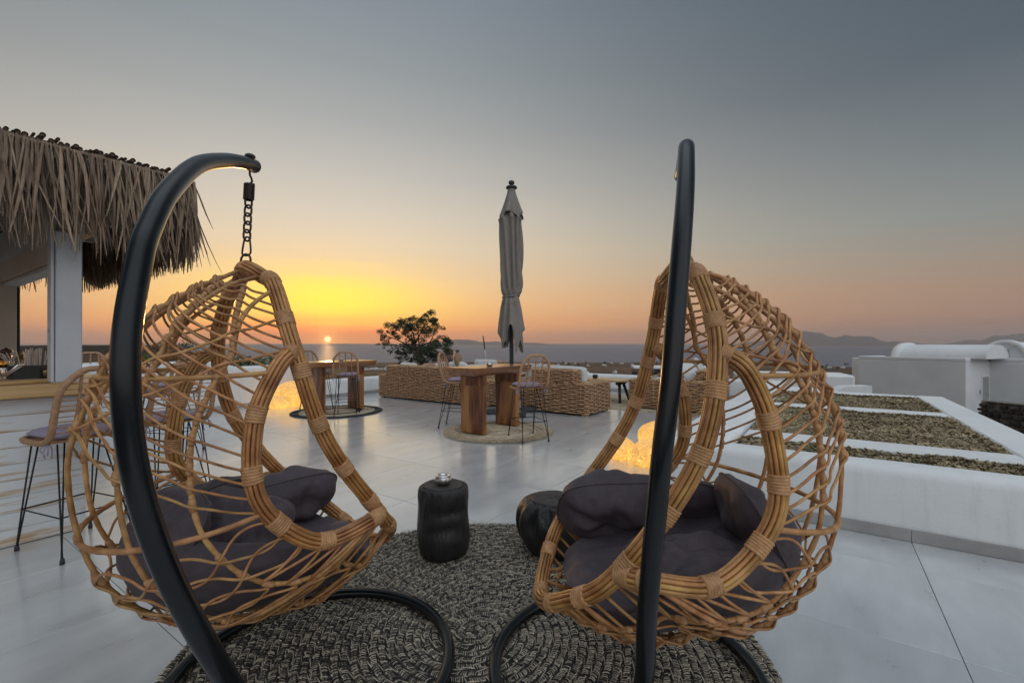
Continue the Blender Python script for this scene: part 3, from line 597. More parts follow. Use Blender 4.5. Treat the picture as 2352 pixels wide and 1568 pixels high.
tag(mb.build('curved_buttress', M['plaster']), 'white wall end with a curved shoulder left of the vaulted house', 'wall')
def stonewall(name, label, p0, p1, zt, zb, dep, cap, seed, size=.16):
    rnd = random.Random(seed); p0, p1 = Vector(p0), Vector(p1); d = (p1-p0); Ln = d.length; d.normalize(); n = Vector((d.y, -d.x, 0))
    root = thing(name, label, 'wall', p0 + Vector((0, 0, zb)))
    mb = MB(); mb.bar(-n*dep/2+Vector((0, 0, (zt-zb)/2)), d*Ln-n*dep/2+Vector((0, 0, (zt-zb)/2)), dep-.03, zt-zb-.02, .01); mb.build('mortar_core', M['mortar'], root)
    z = .0; row = 0
    while z < zt-zb-.03:
        hgt = rnd.uniform(.6, 1.0)*size; x = -rnd.random()*size*.5
        hgt = min(hgt, zt-zb-z)
        while x < Ln-.03:
            w_ = rnd.uniform(.7, 1.7)*size; w_ = min(w_, Ln-x)
            if rnd.random() < .93 and w_ > .04:
                mbs = MB(); c = d*(x+w_/2) + n*rnd.uniform(.0, .02) + Vector((0, 0, z+hgt/2)); 
                vs = []
                for i in range(6):
                    for j in range(8):
                        th_, ph_ = math.pi*(i+.5)/6, 2*math.pi*j/8; q = Vector((math.sin(th_)*math.cos(ph_), math.sin(th_)*math.sin(ph_), math.cos(th_)))
                        q = Vector([math.copysign(abs(t)**.6, t) for t in q])*(1+.18*nz(q.x*2+x*9, q.y*2, q.z*2+z*9))
                        vs.append(c + d*q.x*w_*.47 + n*q.y*.06 + Vector((0, 0, q.z*hgt*.45)))
                fs = [(i*8+j, (i+1)*8+j, (i+1)*8+(j+1) % 8, i*8+(j+1) % 8) for i in range(5) for j in range(8)] + [tuple(range(8)), tuple(40+j for j in range(8))[::-1]]
                mbs.add(vs, fs, False); mbs.build('stone', M['lava'], root)
            x += w_ + .012
        z += hgt + .012
    if cap:
        mb = MB(); mb.bar(-n*dep/2+Vector((0, 0, zt-zb+.05)), d*Ln-n*dep/2+Vector((0, 0, zt-zb+.05)), dep+.1, .10, .02); mb.build('cap', M['plaster'], root)
    return root
stonewall('stone_wall', 'dark lava-stone wall in front of the vaulted house at the right edge', at(2252, 919, 13.0).xy.to_3d(), at(2420, 922, 11.5).xy.to_3d(), -.28, -3.3, .5, False, 4, .16)
stonewall('stone_wall', 'dark stone wall with a white cap beyond the far parapet, behind the right sofa', at(1455, 848, 17.5).xy.to_3d(), at(1665, 848, 17.0).xy.to_3d(), .36, -3.6, .8, True, 6, .25)
# ------------------------------------------------------------------ crochet rug under the hanging chairs
RUG_C = Vector((-.17, 2.10, 0)); RUG_R = 1.275
def crochet_rug():
    rug = thing('round_rug', 'large round black and straw crochet rug under the two hanging chairs', 'rug', RUG_C)
    mb = MB(); mb.lathe([(0, .004), (0.001, .009), (RUG_R-.02, .009), (RUG_R, .006), (RUG_R-.005, .0015), (0.0, .0015)], 96); mb.build('backing', M['rugdark'], rug)
    rnd = random.Random(3); dark, light = MB(), MB(); pitch = .0385; nr = int(RUG_R/pitch)
    def strand(mbx, pts, r, n=4): mbx.tube(pts, r, n, caps=False)
    for i in range(nr):
        r0 = .012 + i*pitch; r1 = r0 + pitch
        # spiral joining row: a twisted dark and straw cord
        if i > 0:
            m = max(24, int(2*math.pi*r0/.022))
            for ph, mbx in ((0, dark), (math.pi, dark), (math.pi*.5, light)):
                pts = []
                for k in range(m):
                    a = 2*math.pi*k/m; tw = a*r0/.016 + ph; rr = r0 + .0045*math.cos(tw) + .003*nz(a*3, i)
                    pts.append((rr*math.cos(a), rr*math.sin(a), .013+.0035*math.sin(tw)))
                mbx.tube(pts, 0.0030 if mbx is dark else .0023, 4, closed=True)
        # stitches: leaning posts and V loops of straw yarn
        rm = (r0+r1)/2; cnt = max(8, int(2*math.pi*rm/.0098))
        for k in range(cnt):
            a0 = 2*math.pi*(k+rnd.uniform(-.14, .14))/cnt; lean = (1 if i % 2 else -1)*rnd.uniform(.004, .011)/max(rm, .05)
            ra, rb = r0+rnd.uniform(.005, .008), r1-rnd.uniform(.005, .010); z = .0135+rnd.uniform(-.001, .002)
            f = lambda t, j=0: ((ra+(rb-ra)*t)*math.cos(a0+lean*t+j), (ra+(rb-ra)*t)*math.sin(a0+lean*t+j), z+.0042*math.sin(math.pi*t))
            q = rnd.random()
            if q < .90: strand(light, [f(t) for t in (0, .35, .7, 1)], rnd.uniform(.0015, .0025))
            if q > .30:
                j = .5*math.pi/cnt; strand(dark, [f(t, j) for t in (0, .5, 1)], .0026)
            if rnd.random() < .3:
                w_ = .006/max(rm, .03); rr = rb-.004
                strand(light, [(rr*math.cos(a0-w_), rr*math.sin(a0-w_), z+.002), ((rr+.006)*math.cos(a0), (rr+.006)*math.sin(a0), z+.006), (rr*math.cos(a0+w_), rr*math.sin(a0+w_), z+.002)], .0022)
    dark.build('dark_stitches', M['rugdark'], rug, kind='stuff'); light.build('straw_stitches', M['ruglight'], rug, kind='stuff')
crochet_rug()
# ------------------------------------------------------------------ hanging egg chairs: one template, two poses
TP = [0.0187,0.1113,-0.044,0.0156,0.2022,-0.0882,0.0135,0.3411,-0.3229,0.0965,0.3899,-0.6521,0.3231,0.3725,-0.9875,0.4551,0.2602,-1.131,0.5331,0.0,-1.2636,-0.0626,0.3665,-0.3846,-0.137,0.3605,-0.5643,-0.1356,0.3861,-0.8072,0.0369,0.4143,-0.9887,0.2411,0.4895,-0.97,-0.2057,-0.1165,-0.374,-0.2592,-0.47,-0.4626,-0.5235,-0.6818,-0.4703,-1.0031,-0.3053,-1.2287,-0.0901,-1.3164,0.1686,-1.3759]
RIM = np.array(TP[:21]).reshape(7, 3); ARM = np.array(TP[21:36]).reshape(5, 3); ARM[4, 1] = .45; BACK = np.array(TP[36:]).reshape(8, 2)
POSE = {'right': (.64, 1.7072, 1.6559, 3.1313, -.0024, -.0196), 'left': (-1.049, 1.7882, 1.6451, .915, .0235, -.0092)}
LOWZ = -1.38
def pose_matrix(p):
    x, y, z, yaw, pit, rol = p
    def w(f, s, u):
        f, u = f*math.cos(pit)-u*math.sin(pit), f*math.sin(pit)+u*math.cos(pit); s, u = s*math.cos(rol)-u*math.sin(rol), s*math.sin(rol)+u*math.cos(rol)
        return Vector((f*math.cos(yaw)-s*math.sin(yaw), f*math.sin(yaw)+s*math.cos(yaw), u))
    R = Matrix((w(1, 0, 0), w(0, 1, 0), w(0, 0, 1))).transposed()
    return Matrix.Translation(Vector((x, y, z)) + R @ Vector((0, 0, LOWZ))) @ R.to_4x4()
SH = np.array([0, 0, -LOWZ])
FULL = catmull(np.vstack([RIM[:-1][::-1]*[1, -1, 1], [[0, 0, 0]], RIM[:-1], [RIM[6]]]), 10, closed=True)   # closed teardrop
_h = catmull(np.vstack([RIM[::-1]*[1, -1, 1], [[0, 0, 0]], RIM]), 8); RIMC = _h[len(_h)//2:]
ARMC = catmull(np.vstack([RIM[2], ARM, RIM[4]]), 8)
BACKC = catmull(np.vstack([[0, 0, 0], np.array([(f, 0, z) for f, z in BACK]), RIM[6]]), 6)
BND = resample(np.vstack([RIMC[:24], ARMC, RIMC[41:]]), 400); CEN = resample(BACKC, 400)
def shell(t, u, off=0.0):
    """point of the basket: t runs from the apex to the lip, u from the right edge (-1) over the back to the left edge (1)"""
    i = min(398.999, max(0, t*399)); k = int(i); fr = i-k
    B = BND[k]*(1-fr)+BND[k+1]*fr; C = CEN[k]*(1-fr)+CEN[k+1]*fr; th = min(1, abs(u))*math.pi/2
    c = 1-math.cos(th); P = C*(1-c)+B*c; P[1] = B[1]*math.sin(th)*(1 if u > 0 else -1)
    if off:
        ctr = np.array([.05, 0, -.75]); d = P-ctr; d[2] *= .8; P = P + d/np.linalg.norm(d)*off
    return P + SH
def bundle(mbs, pts, closed, n, R, r, nseg=7):
    """n canes laid side by side round a core; returns one mesh builder per cane"""
    P = [Vector(p) for p in pts]; m = len(P); T = []
    for i in range(m):
        a = P[(i-1) % m] if (closed or i > 0) else P[i]; b = P[(i+1) % m] if (closed or i < m-1) else P[i]; T.append((b-a).normalized())
    u = T[0].orthogonal().normalized(); U = [u]
    for i in range(1, m): q = T[i-1].rotation_difference(T[i]); u = q @ u; u = (u-T[i]*u.dot(T[i])).normalized(); U.append(u)
    tw = 0
    if closed:
        q = T[-1].rotation_difference(T[0]); ue = q @ U[-1]; tw = math.atan2(T[0].dot(ue.cross(U[0])), ue.dot(U[0]))
    out = []
    for k in range(n):
        c = 2*math.pi*k/n; pl = []
        for i in range(m):
            ang = c + tw*i/m; w = T[i].cross(U[i]); j = 1+.07*nz(k*3.1, i*.09)
            pl.append(P[i] + (U[i]*math.cos(ang) + w*math.sin(ang))*R*j)
        mb = MB(); mb.tube(pl, [r*(1+.05*nz(k*2.2, i*.2, 4)) for i in range(m)], nseg, closed=closed); out.append(mb)
    return out
def wrap_sleeve(pts, i0, i1, R, turns, closed=True):
    """binding strip wound round a bundle between two samples of its path"""
    m = len(pts); seg = [np.asarray(pts[i % m]) for i in range(i0, i1+1)]; n = turns*6+1; c = resample(np.array(seg), n)
    return MB().tube(c, [R*(1+.085*abs(math.sin(math.pi*k/6))+ (-.02 if k in (0, n-1) else 0)) for k in range(n)], 12)
def build_egg(label):
    root = thing('hanging_egg_chair', label, 'hanging chair'); rnd = random.Random(11)
    rim = resample(np.vstack([FULL, FULL[:1]]), 201)[:-1] + SH; nrm_ = 200
    core = MB().tube(rim, .0195, 10, closed=True).build('rim_frame', M['rattan_rim'], root)
    for mb in bundle(None, rim, True, 11, .0232, .0064, 6): mb.build('cane', M['rattan_rim'], core)
    for k in range(18):
        i = int((k+.45)/18*nrm_); wrap_sleeve(rim, i, i+3, .0298, 6).build('binding', M['binding'], core)
    for sg in (1, -1):
        arm = resample(ARMC*[1, sg, 1], 60) + SH
        core = MB().tube(arm, .0185, 10).build('arm_loop', M['rattan_rim'], root)
        for mb in bundle(None, arm, False, 10, .0222, .0066, 6): mb.build('cane', M['rattan_rim'], core)
        for i in (0, 12, 22, 32, 42, 52, 56):
            wrap_sleeve(arm, i, i+(3 if i else 2), .0295, 6, False).build('binding', M['binding'], core)
    RIBS = (-.72, -.40, 0, .40, .72)
    knots = MB()
    for u in RIBS:
        t0 = .004 if abs(u) < .1 else (.05 if abs(u) < .5 else .11); t1 = .998 if abs(u) < .1 else (.972 if abs(u) < .5 else .95)
        sg = 0 if u == 0 else math.copysign(1, u)
        uu_ = lambda t: u if sg == 0 else u + (sg-u)*min(1, math.exp(-(t-t0)/.028) + math.exp(-(t1-t)/.016))      # ribs spring from the rim and return to it
        pts = [shell(t, uu_(t), .002*nz(t*20, u*5)) for t in np.linspace(t0, t1, 110)]
        MB().tube(pts, [.0079*(1+.06*math.sin(i*2.1)+.10*nz(i*.35, u)) for i in range(110)], 8).build('rib', M['rattan'], root)
    for u in (-.2, .2):       # short ribs that carry the bowl
        MB().tube([shell(t, u, .002) for t in np.linspace(.60, .985, 60)], [.0072*(1+.07*math.sin(i*2.1)) for i in range(60)], 8).build('rib', M['rattan'], root)
    for t0, uu, r in ((.92, .72, .0072), (.285, 1.0, .008), (.50, 1.0, .0092), (.70, 1.0, .0092), (.84, .98, .0074)):
        pts = [shell(t0-.03*math.cos(u*math.pi/2), u, .004) for u in np.linspace(-uu, uu, 80)]
        MB().tube(pts, [r*(1+.06*math.sin(i*1.9)) for i in range(80)], 8).build('crossbar', M['rattan'], root)
    def cane(fn, us, r=.0056, nm='weave_cane'):
        pts = []
        for u in us:
            t = fn(u); d = min(abs(u-q) for q in RIBS); off = .015*math.exp(-(d/.05)**2) + .002
            pts.append(shell(t, u, off))
        MB().tube(pts, r, 6).build(nm, M['rattan'], root)
    def knot(t, u, r=.0165):
        p0, p1 = shell(t-.009, u, .002), shell(t+.009, u, .002); c = resample(np.array([p0, shell(t, u, .003), p1]), 7)
        knots.tube(c, [r*q for q in (.72, .95, 1.05, .92, 1.05, .95, .72)], 8)
    # upper back: arched canes that meet in chevrons over the spine
    for k in range(18):
        tb = .13 + k*.0218; lift = min(.185, tb*.62) + .008*math.sin(k*1.7)
        fn = lambda u, tb=tb, lift=lift: max(.03, tb - lift*(1-abs(u)**1.15) + .004*nz(u*4, tb*30))
        cane(fn, np.linspace(-1, 1, 73), .0044)
        for u in RIBS: knot(fn(u), u, .0108 if k % 2 else .0102)
    for k in range(2):      # a counter set crossing near the apex
        tc = .17+.055*k; fn = lambda u, tc=tc: tc + .10*(1-abs(u)**1.1)
        cane(fn, np.linspace(-1, 1, 61), .0050)
    # lower back and bowl: pairs of waving canes that cross on the ribs
    for k in range(11):
        tm = .53 + k*.0405; amp = .024
        for sg in (1, -1):
            fn = lambda u, tm=tm, sg=sg: tm + sg*amp*math.sin(math.pi*(abs(u)/.40 if abs(u) < .4 else 1+(abs(u)-.4)/.32))*(1 if u > 0 else -1)
            lim = .99 if tm < .59 else .72
            cane(fn, np.linspace(-lim, lim, 97), .0046)
        for u in RIBS: knot(tm, u, .0112)
    # struts from the arm loops down to the outer ribs, in Vs, straighter towards the lip
    for sg in (1, -1):
        for k in range(12):
            tt = .60 + k*.036 if k < 5 else .765 + (k-5)*.0245; v = .021 if k < 5 else 0
            for s2 in ((1, -1) if k < 5 else (1,)):
                u0, u1 = 1.0, .72; pts = [shell(tt + s2*v*(1-x)**1.6, sg*(u0+(u1-u0)*x), .004) for x in np.linspace(0, 1, 9)]
                MB().tube(pts, .0052, 6).build('strut', M['rattan'], root)
    knots.build('lashing', M['binding'], root, kind='stuff')
    MB().tube([shell(.0, 0)+np.array([-.03*math.cos(a), .03*math.sin(a), .0]) for a in np.linspace(0, 2*math.pi, 12, endpoint=False)], .008, 6, closed=True).build('top_lashing', M['binding'], root)
    return root
egg_r = build_egg('rattan hanging egg chair on the right, near side arm loop facing the camera')
egg_l = copy_thing(egg_r, 'rattan hanging egg chair on the left, seen from behind its shoulder', 'hanging egg chairs'); egg_r['group'] = 'hanging egg chairs'
egg_r.matrix_world = pose_matrix(POSE['right']); egg_l.matrix_world = pose_matrix(POSE['left'])
# ------------------------------------------------------------------ stands
def stand(label, stem, ring_c, ring_r):
    root = thing('chair_stand', label, 'chair stand', ring_c, 0, 'hanging chair stands')
    o = Vector(ring_c); zr = .038
    MB().tube([(ring_r*math.cos(a), ring_r*math.sin(a), zr) for a in np.linspace(0, 2*math.pi, 96, endpoint=False)], .0245, 14, closed=True).build('base_ring', M['black'], root)
    c = catmull([np.array(p)-np.array(o) for p in stem], 12); nn = len(c)
    st = MB().tube(c, .0262, 18).build('stem', M['black'], root)
    e = Vector(c[-1]); d = (Vector(c[-1])-Vector(c[-4])).normalized()
    MB().tube([e-d*.004, e+d*.006, e+d*.013, e+d*.016], [.0268, .0272, .022, .006], 18).build('end_cap', M['plastic'], root)
    k = Vector(c[-7]); MB().lathe([(.0, -.012), (.014, -.012), (.016, .026), (.020, .029), (.019, .036), (.012, .041), (0, .042)], 16, k).build('hook_bolt', M['plastic'], root)
    MB().tube([Vector(c[0]), Vector(c[0])+ (Vector(c[6])-Vector(c[0])).normalized()*.14], .0305, 14).build('socket', M['black'], root)
    return root, k + o
LS = [(-.655,1.335,.04), (-.672,1.235,.28), (-.714,1.085,.60), (-.765,1.0,.862), (-.796,.955,1.10), (-.812,.955,1.33), (-.846,1.03,1.535), (-.876,1.10,1.635), (-.918,1.215,1.755), (-.985,1.42,1.905), (-1.032,1.63,2.005), (-1.052,1.79,2.060), (-1.058,1.86,2.075)]
RS = [(.29,1.335,.04), (.325,1.285,.22), (.357,1.235,.42), (.353,1.19,.625), (.358,1.165,.787), (.367,1.15,.938), (.379,1.145,1.075), (.405,1.16,1.253), (.430,1.19,1.439), (.468,1.25,1.64), (.518,1.355,1.82), (.572,1.49,1.985), (.613,1.60,2.025), (.645,1.71,2.02), (.66,1.765,2.0)]
stand_l, hook_l = stand('glossy black curved stand carrying the left egg chair', LS, (-.79,1.84,.012), .53)
stand_r, hook_r = stand('glossy black curved stand rising in front of the right egg chair', RS, (.45,1.83,.012), .52)
# ------------------------------------------------------------------ chains
def chain(label, top, bottom):
    root = thing('hanging_chain', label, 'chain', bottom, 0, 'chair suspension chains'); top = Vector(top)-Vector(bottom); Ln = top.length; d = top.normalized(); x = Vector((1, 0, 0)); y = d.cross(x).normalized(); x = y.cross(d)
    pt = lambda s, a, b=0: d*(Ln-s) + x*a + y*b
    hookpts = [pt(0, 0), pt(.022, 0), pt(.036, .006), pt(.05, .01), pt(.06, .004), pt(.062, -.006)]
    MB().tube(catmull(hookpts, 5), .0042, 8).build('eye_hook', M['chain'], root)
    s0, s1 = .062, .128; n = 11*10
    MB().tube([pt(s0+(s1-s0)*i/n, .0165*math.cos(2*math.pi*11*i/n), .0165*math.sin(2*math.pi*11*i/n)) for i in range(n+1)], .0042, 6).build('spring', M['chain'], root)
    s = s1-.006; links = 5; rest = Ln - s - .098; hl = rest/links
    for k in range(links):
        c = s + hl*(k+.5); w_, h_ = .0135, hl*.5+.0060; loop = []
        for a in np.linspace(0, 2*math.pi, 20, endpoint=False):
            q = (w_*math.cos(a), h_*math.copysign(abs(math.sin(a))**.7, math.sin(a))); loop.append(pt(c+q[1], q[0], 0) if k % 2 else pt(c+q[1], q[0]*.5, q[0]*.85))
        MB().tube(loop, .0041, 7, closed=True).build('chain_link', M['chain'], root)
    s = Ln-.104
    MB().tube(catmull([pt(s, .008), pt(s+.012, .013), pt(s+.055, .018), pt(s+.068, .012), pt(s+.072, 0), pt(s+.066, -.014), pt(s+.05, -.015), pt(s+.012, -.010), pt(s-.002, -.004), pt(s-.004, .003)], 4, True), .0036, 7, closed=True).build('carabiner', M['chain'], root)
    MB().tube([pt(Ln-.012+.026*math.sin(a), .019*math.cos(a)) for a in np.linspace(0, 2*math.pi, 22, endpoint=False)], .0042, 7, closed=True).build('top_ring', M['chain'], root)
    return root
apx = lambda k: Vector(POSE[k][:3]) + Vector((0, 0, .018))
chain('dark steel chain with spring holding up the left egg chair', hook_l-Vector((0, 0, .02)), apx('left'))
chain('dark steel chain holding the right egg chair, behind its stand', hook_r-Vector((0, 0, .02)), apx('right'))
# ------------------------------------------------------------------ cushions lying in the chairs
def pillow(label, mat, M4, sx, sy, h, seed=0, wr=.012, name='cushion', cat='cushion', group=None, p=3.4):
    """stuffed cushion: squarish outline with soft corners, puffed middle, creases running in from the seam"""
    mb = MB(); n, m = 72, 15
    def fn(a, r, sg):
        c, s_ = math.cos(a), math.sin(a); q = (abs(c)**p+abs(s_)**p)**(-1/p); q *= 1+.02*math.sin(2*a+seed)+.018*nz(c*2, s_*2, seed)
        x, y = q*c*r, q*s_*r; t = max(0, 1-r**2.6)**.62
        cr = .45*math.sin(a*11+seed+2.5*nz(c*1.5, s_*1.5, seed+sg))*max(0, r-.35)*t*1.6*(.4+.6*abs(nz(c*3+seed, s_*3, sg)))
        w = wr*(.9*nz(x*2.0+seed, y*2.0, sg)*t + cr + .5*(abs(nz(x*1.5+seed, y*4.2, seed+sg*3))-.25)*t)
        return M4 @ Vector((x*sx, y*sy, sg*(h*t + w)))
    mb.grid(lambda u, v: fn(2*math.pi*u, v, 1), n, m, closeu=True); k = len(mb.f)
    mb.grid(lambda u, v: fn(2*math.pi*u, v, -1), n, m, closeu=True); mb.f[k:] = [f[::-1] for f in mb.f[k:]]
    o = mb.build(name, M[mat])
    MB().tube([fn(2*math.pi*i/72, 1.0, 1) for i in range(72)], .0042, 6, closed=True).build('piping', M[mat], o)
    return tag(o, label, cat, group)
def local(k, f, s, z, rx=0, ry=0, rz=0):
    return pose_matrix(POSE[k]) @ Matrix.Translation((f, s, z-LOWZ)) @ Matrix.Rotation(rz, 4, 'Z') @ Matrix.Rotation(ry, 4, 'Y') @ Matrix.Rotation(rx, 4, 'X')
def seat_pad(k, label):
    """thick round pad that fills the bowl and folds up over its edges"""
    P = pose_matrix(POSE[k]); mb = MB(); seed = 3 if k == 'left' else 8
    SS = np.array([shell(t, u) for t in np.linspace(.45, 1, 70) for u in np.linspace(-1, 1, 61)])
    def inside(x, y, z):      # lift any point that would come through the canes
        d = (SS[:, 0]-x)**2 + (SS[:, 1]-y)**2; i = np.argsort(d)[:6]; lo = float(SS[i, 2].max())
        return max(z, lo+.022)
    def fn(u, v):
        a = 2*math.pi*u; ca, sa = math.cos(a), math.sin(a)
        if v < .5: q = v/.5; r = q; top = True
        else: q = (1-v)/.5; r = q; top = False
        rx, ry = (.435 if ca > 0 else .45), .375
        x, y = .04 + rx*r*ca*(1-.04*math.cos(3*a)), ry*r*sa
        zt = -1.065 - .24*(x-.04) + .075*(r**2)*(1 if ca < .3 else .35) - .05*max(0, r-.86)/.14
        zb = -1.34 + .20*r**3.2 + (-.05*(x) if x > 0 else .09*r*r)
        edge = max(0, r-.9)/.1; z = (zt*(1-edge*.45) + zb*edge*.45) if top else (zb*(1-edge*.55)+zt*edge*.55)
        w = .014*nz(x*6+seed, y*6, z*4) + (.030*(abs(nz(x*4+seed, y*11, seed))-.3) if top else 0) + .010*math.sin(a*16+seed)*max(0, r-.55)
        return P @ Vector((x, y, inside(x, y, z + w - LOWZ)))
    mb.grid(fn, 72, 34, closeu=True); return tag(mb.build('seat_cushion', M['cushion']), label, 'cushion')
seat_pad('right', 'charcoal seat cushion lying in the right egg chair')
seat_pad('left', 'charcoal seat cushion lying in the left egg chair')
pillow('puffed charcoal pillow against the far arm of the right egg chair', 'cushion', local('right', .20, -.245, -1.015, rad(54), 0, rad(6)), .245, .16, .12, 1, .06)
pillow('charcoal pillow standing against the back of the right egg chair', 'cushion', local('right', -.225, .09, -.955, rad(6), rad(-64), rad(-12)), .175, .19, .075, 2, .035)
pillow('charcoal pillow folded along the near arm of the right egg chair', 'cushion', local('right', .07, .225, -1.025, rad(-18), rad(4), rad(-4)), .20, .11, .055, 5, .05)
pillow('dark pillow in the back corner of the right egg chair, behind its stand', 'cushion', local('right', -.13, -.18, -1.0, rad(34), rad(-40), rad(20)), .16, .16, .065, 9, .02)
pillow('charcoal pillow against the far arm of the left egg chair', 'cushion', local('left', .24, .235, -1.035, rad(-50), 0, rad(-6)), .235, .15, .115, 4, .06)
pillow('charcoal pillow beside the far back ribs of the left egg chair', 'cushion', local('left', -.06, .25, -.985, rad(-40), rad(-24), rad(-30)), .19, .15, .08, 12, .045)
pillow('charcoal pillow with a pointed corner in the middle of the left egg chair', 'cushion', local('left', -.06, -.03, -1.01, rad(24), rad(-34), rad(40)), .17, .17, .07, 6, .045, p=6)
pillow('charcoal pillow squeezed into the back of the left egg chair', 'cushion', local('left', -.285, .0, -.945, rad(0), rad(-56), rad(4)), .15, .21, .075, 7, .045)
# ------------------------------------------------------------------ charred stumps and ashtray
def stump(label, c, prof_, top_z, seed, dents):
    root = thing('wooden_stump', label, 'stump', c)
    def wob(a, z):
        w = 1 + .035*math.sin(3*a+seed+z*3) + .045*nz(math.cos(a)*1.6+seed, math.sin(a)*1.6, z*4) + .014*nz(math.cos(a)*9, math.sin(a)*9, z*3+seed) - .022*max(0, nz(math.cos(a)*6+seed, math.sin(a)*6, z*1.2)-.15) + .02*nz(math.cos(a)*3, math.sin(a)*3, z*11+seed)
        for a0, wa, z0, wz, dep in dents:
            da = (a-a0+math.pi) % (2*math.pi)-math.pi; w -= 1.9*dep*math.exp(-(da/wa)**2-((z-z0)/wz)**2)
        return w
    P = catmull([(r, z, 0) for r, z in prof_], 5)[:, :2]
    MB().lathe([tuple(p) for p in P], 64, (0, 0, 0), wob).build('trunk', M['stump'], root)
    rt, zt = prof_[-1]; mb = MB(); pr = [(0.0001, zt+.0035), (rt*.4, zt+.004), (rt*.8, zt+.0035), (rt*.985, zt+.001)]
    mb.lathe(pr[::-1], 64, (0, 0, 0), lambda a, z: wob(a, zt)); top = mb.build('end_grain', M['stumptop'], root)
    rnd = random.Random(seed); mb = MB()
    for k in range(9):
        a = rnd.uniform(0, 6.28); l = rnd.uniform(.3, .92)*rt; s = .1*rt
        pts = [Vector((math.cos(a+.12*nz(t*3, k))*(s+(l-s)*t), math.sin(a+.12*nz(t*3, k))*(s+(l-s)*t), zt+.0042)) for t in np.linspace(0, 1, 8)]
        mb.tube(pts, [.0016*(1-t*.5) for t in np.linspace(0, 1, 8)], 4)
    mb.build('split', M['ink'], root); return root
stump('tall charred black stump on the rug carrying the steel ashtray', (-.435, 2.885, .017), [(.125, 0), (.152, .03), (.165, .10), (.166, .20), (.158, .30), (.162, .385), (.155, .425), (.138, .437)], .44, 1.0,
      [(-1.2, .5, .30, .025, .05), (-1.3, .6, .20, .03, .05), (-1.0, .4, .12, .04, -.03), (.2, .25, .25, .15, .05), (-2.3, .12, .41, .05, .05)])
stump('low bulging charred black stump between the rug edge and the right egg chair', (.275, 2.90, .017), [(.13, 0), (.165, .03), (.22, .12), (.243, .20), (.24, .27), (.205, .325), (.165, .342)], .345, 4.0,
      [(-2.35, .10, .25, .10, .16), (-2.9, .06, .2, .09, .12), (-1.9, .16, .31, .05, .10), (.9, .3, .33, .05, .12)])
def ashtray(label, c, s=1.0, mat='steel'):
    root = thing('ashtray', label, 'ashtray', c)
    MB().lathe([(r*s, z*s) for r, z in ((0, 0), (.030, 0), (.036, .003), (.049, .016), (.054, .032), (.051, .047), (.045, .055), (.042, .054), (.0, .050))], 32).build('bowl', M[mat], root)
    MB().lathe([(r*s, z*s) for r, z in ((.024, .047), (.025, .053), (.036, .060), (.047, .060), (.050, .057), (.048, .052))], 32).build('rim', M['steelrim' if mat == 'steel' else mat], root)
    MB().lathe([(r*s, z*s) for r, z in ((0, .0502), (.024, .0505))], 24).build('opening', M['ink'], root)
    return root
ashtray('round brushed steel ashtray on the tall black stump', (-.435, 2.87, .4595))
# ------------------------------------------------------------------ bar tables
def bar_table(label, c):
    root = thing('bar_table', label, 'table', c, ANG_A, 'slab bar tables')   # local x runs along the table
    for sx in (-.43, .43):
        lg = MB().box((sx, 0, .445), (.10, .42, .86), None, .012).build('leg', M['table'], root)
        MB().box((sx, 0, .78), (.106, .426, .14), None, .006).build('apron_block', M['table'], lg)
    mb = MB(); nx, lx, wy = 9, .74, .31
    rows = [(-1, 0), (-1, 1)]
    def sec(x):       # live-edge section: wide top, rounded underside
        k = 1 + .02*math.sin(x*5+1) ; b = 1-.10*max(0, abs(x)-.66)/.08
        return [(-wy*k*b, .975), (-wy*k*.985*b, .955), (-wy*k*.93, .90), (-wy*k*.82, .872), (wy*k*.82, .872), (wy*k*.93, .90), (wy*k*.985*b, .955), (wy*k*b, .975), (wy*k*.97, .982), (-wy*k*.97, .982)]
    xs = [-lx, -lx+.012, -lx+.05] + list(np.linspace(-.6, .6, 9)) + [lx-.05, lx-.012, lx]
    vs = []; m = 10
    for x in xs:
        q = .985 if abs(abs(x)-lx) < 1e-6 else 1.0
        for y, z in sec(x): vs.append(((x if z > .9 else x*.93), y*q, z))
    fs = [(i*m+k, i*m+(k+1) % m, (i+1)*m+(k+1) % m, (i+1)*m+k) for i in range(len(xs)-1) for k in range(m)] + [tuple(range(m))[::-1], tuple((len(xs)-1)*m+k for k in range(m))]
    mb.add(vs, fs, False); mb.build('table_top', M['tabletop'], root); return root
T1 = Vector((-.32, 7.02, .0)); T2 = Vector((-3.43, 8.91, .0))
t1 = bar_table('thick wooden bar table on a frayed straw mat, in front of the closed umbrella', T1 + Vector((0, 0, .018)))
t2 = copy_thing(t1, 'thick wooden bar table on the dark-edged mat, nearer the setting sun', loc=T2 + Vector((0, 0, .018)))
ashtray('small round pewter bowl on the middle bar table', T1 + Vector((-.02, -.18, 1.0)), .95, 'steel')
ashtray('small round bowl on the left bar table behind a stool', T2 + Vector((.06, .05, 1.0)), .9, 'steel')
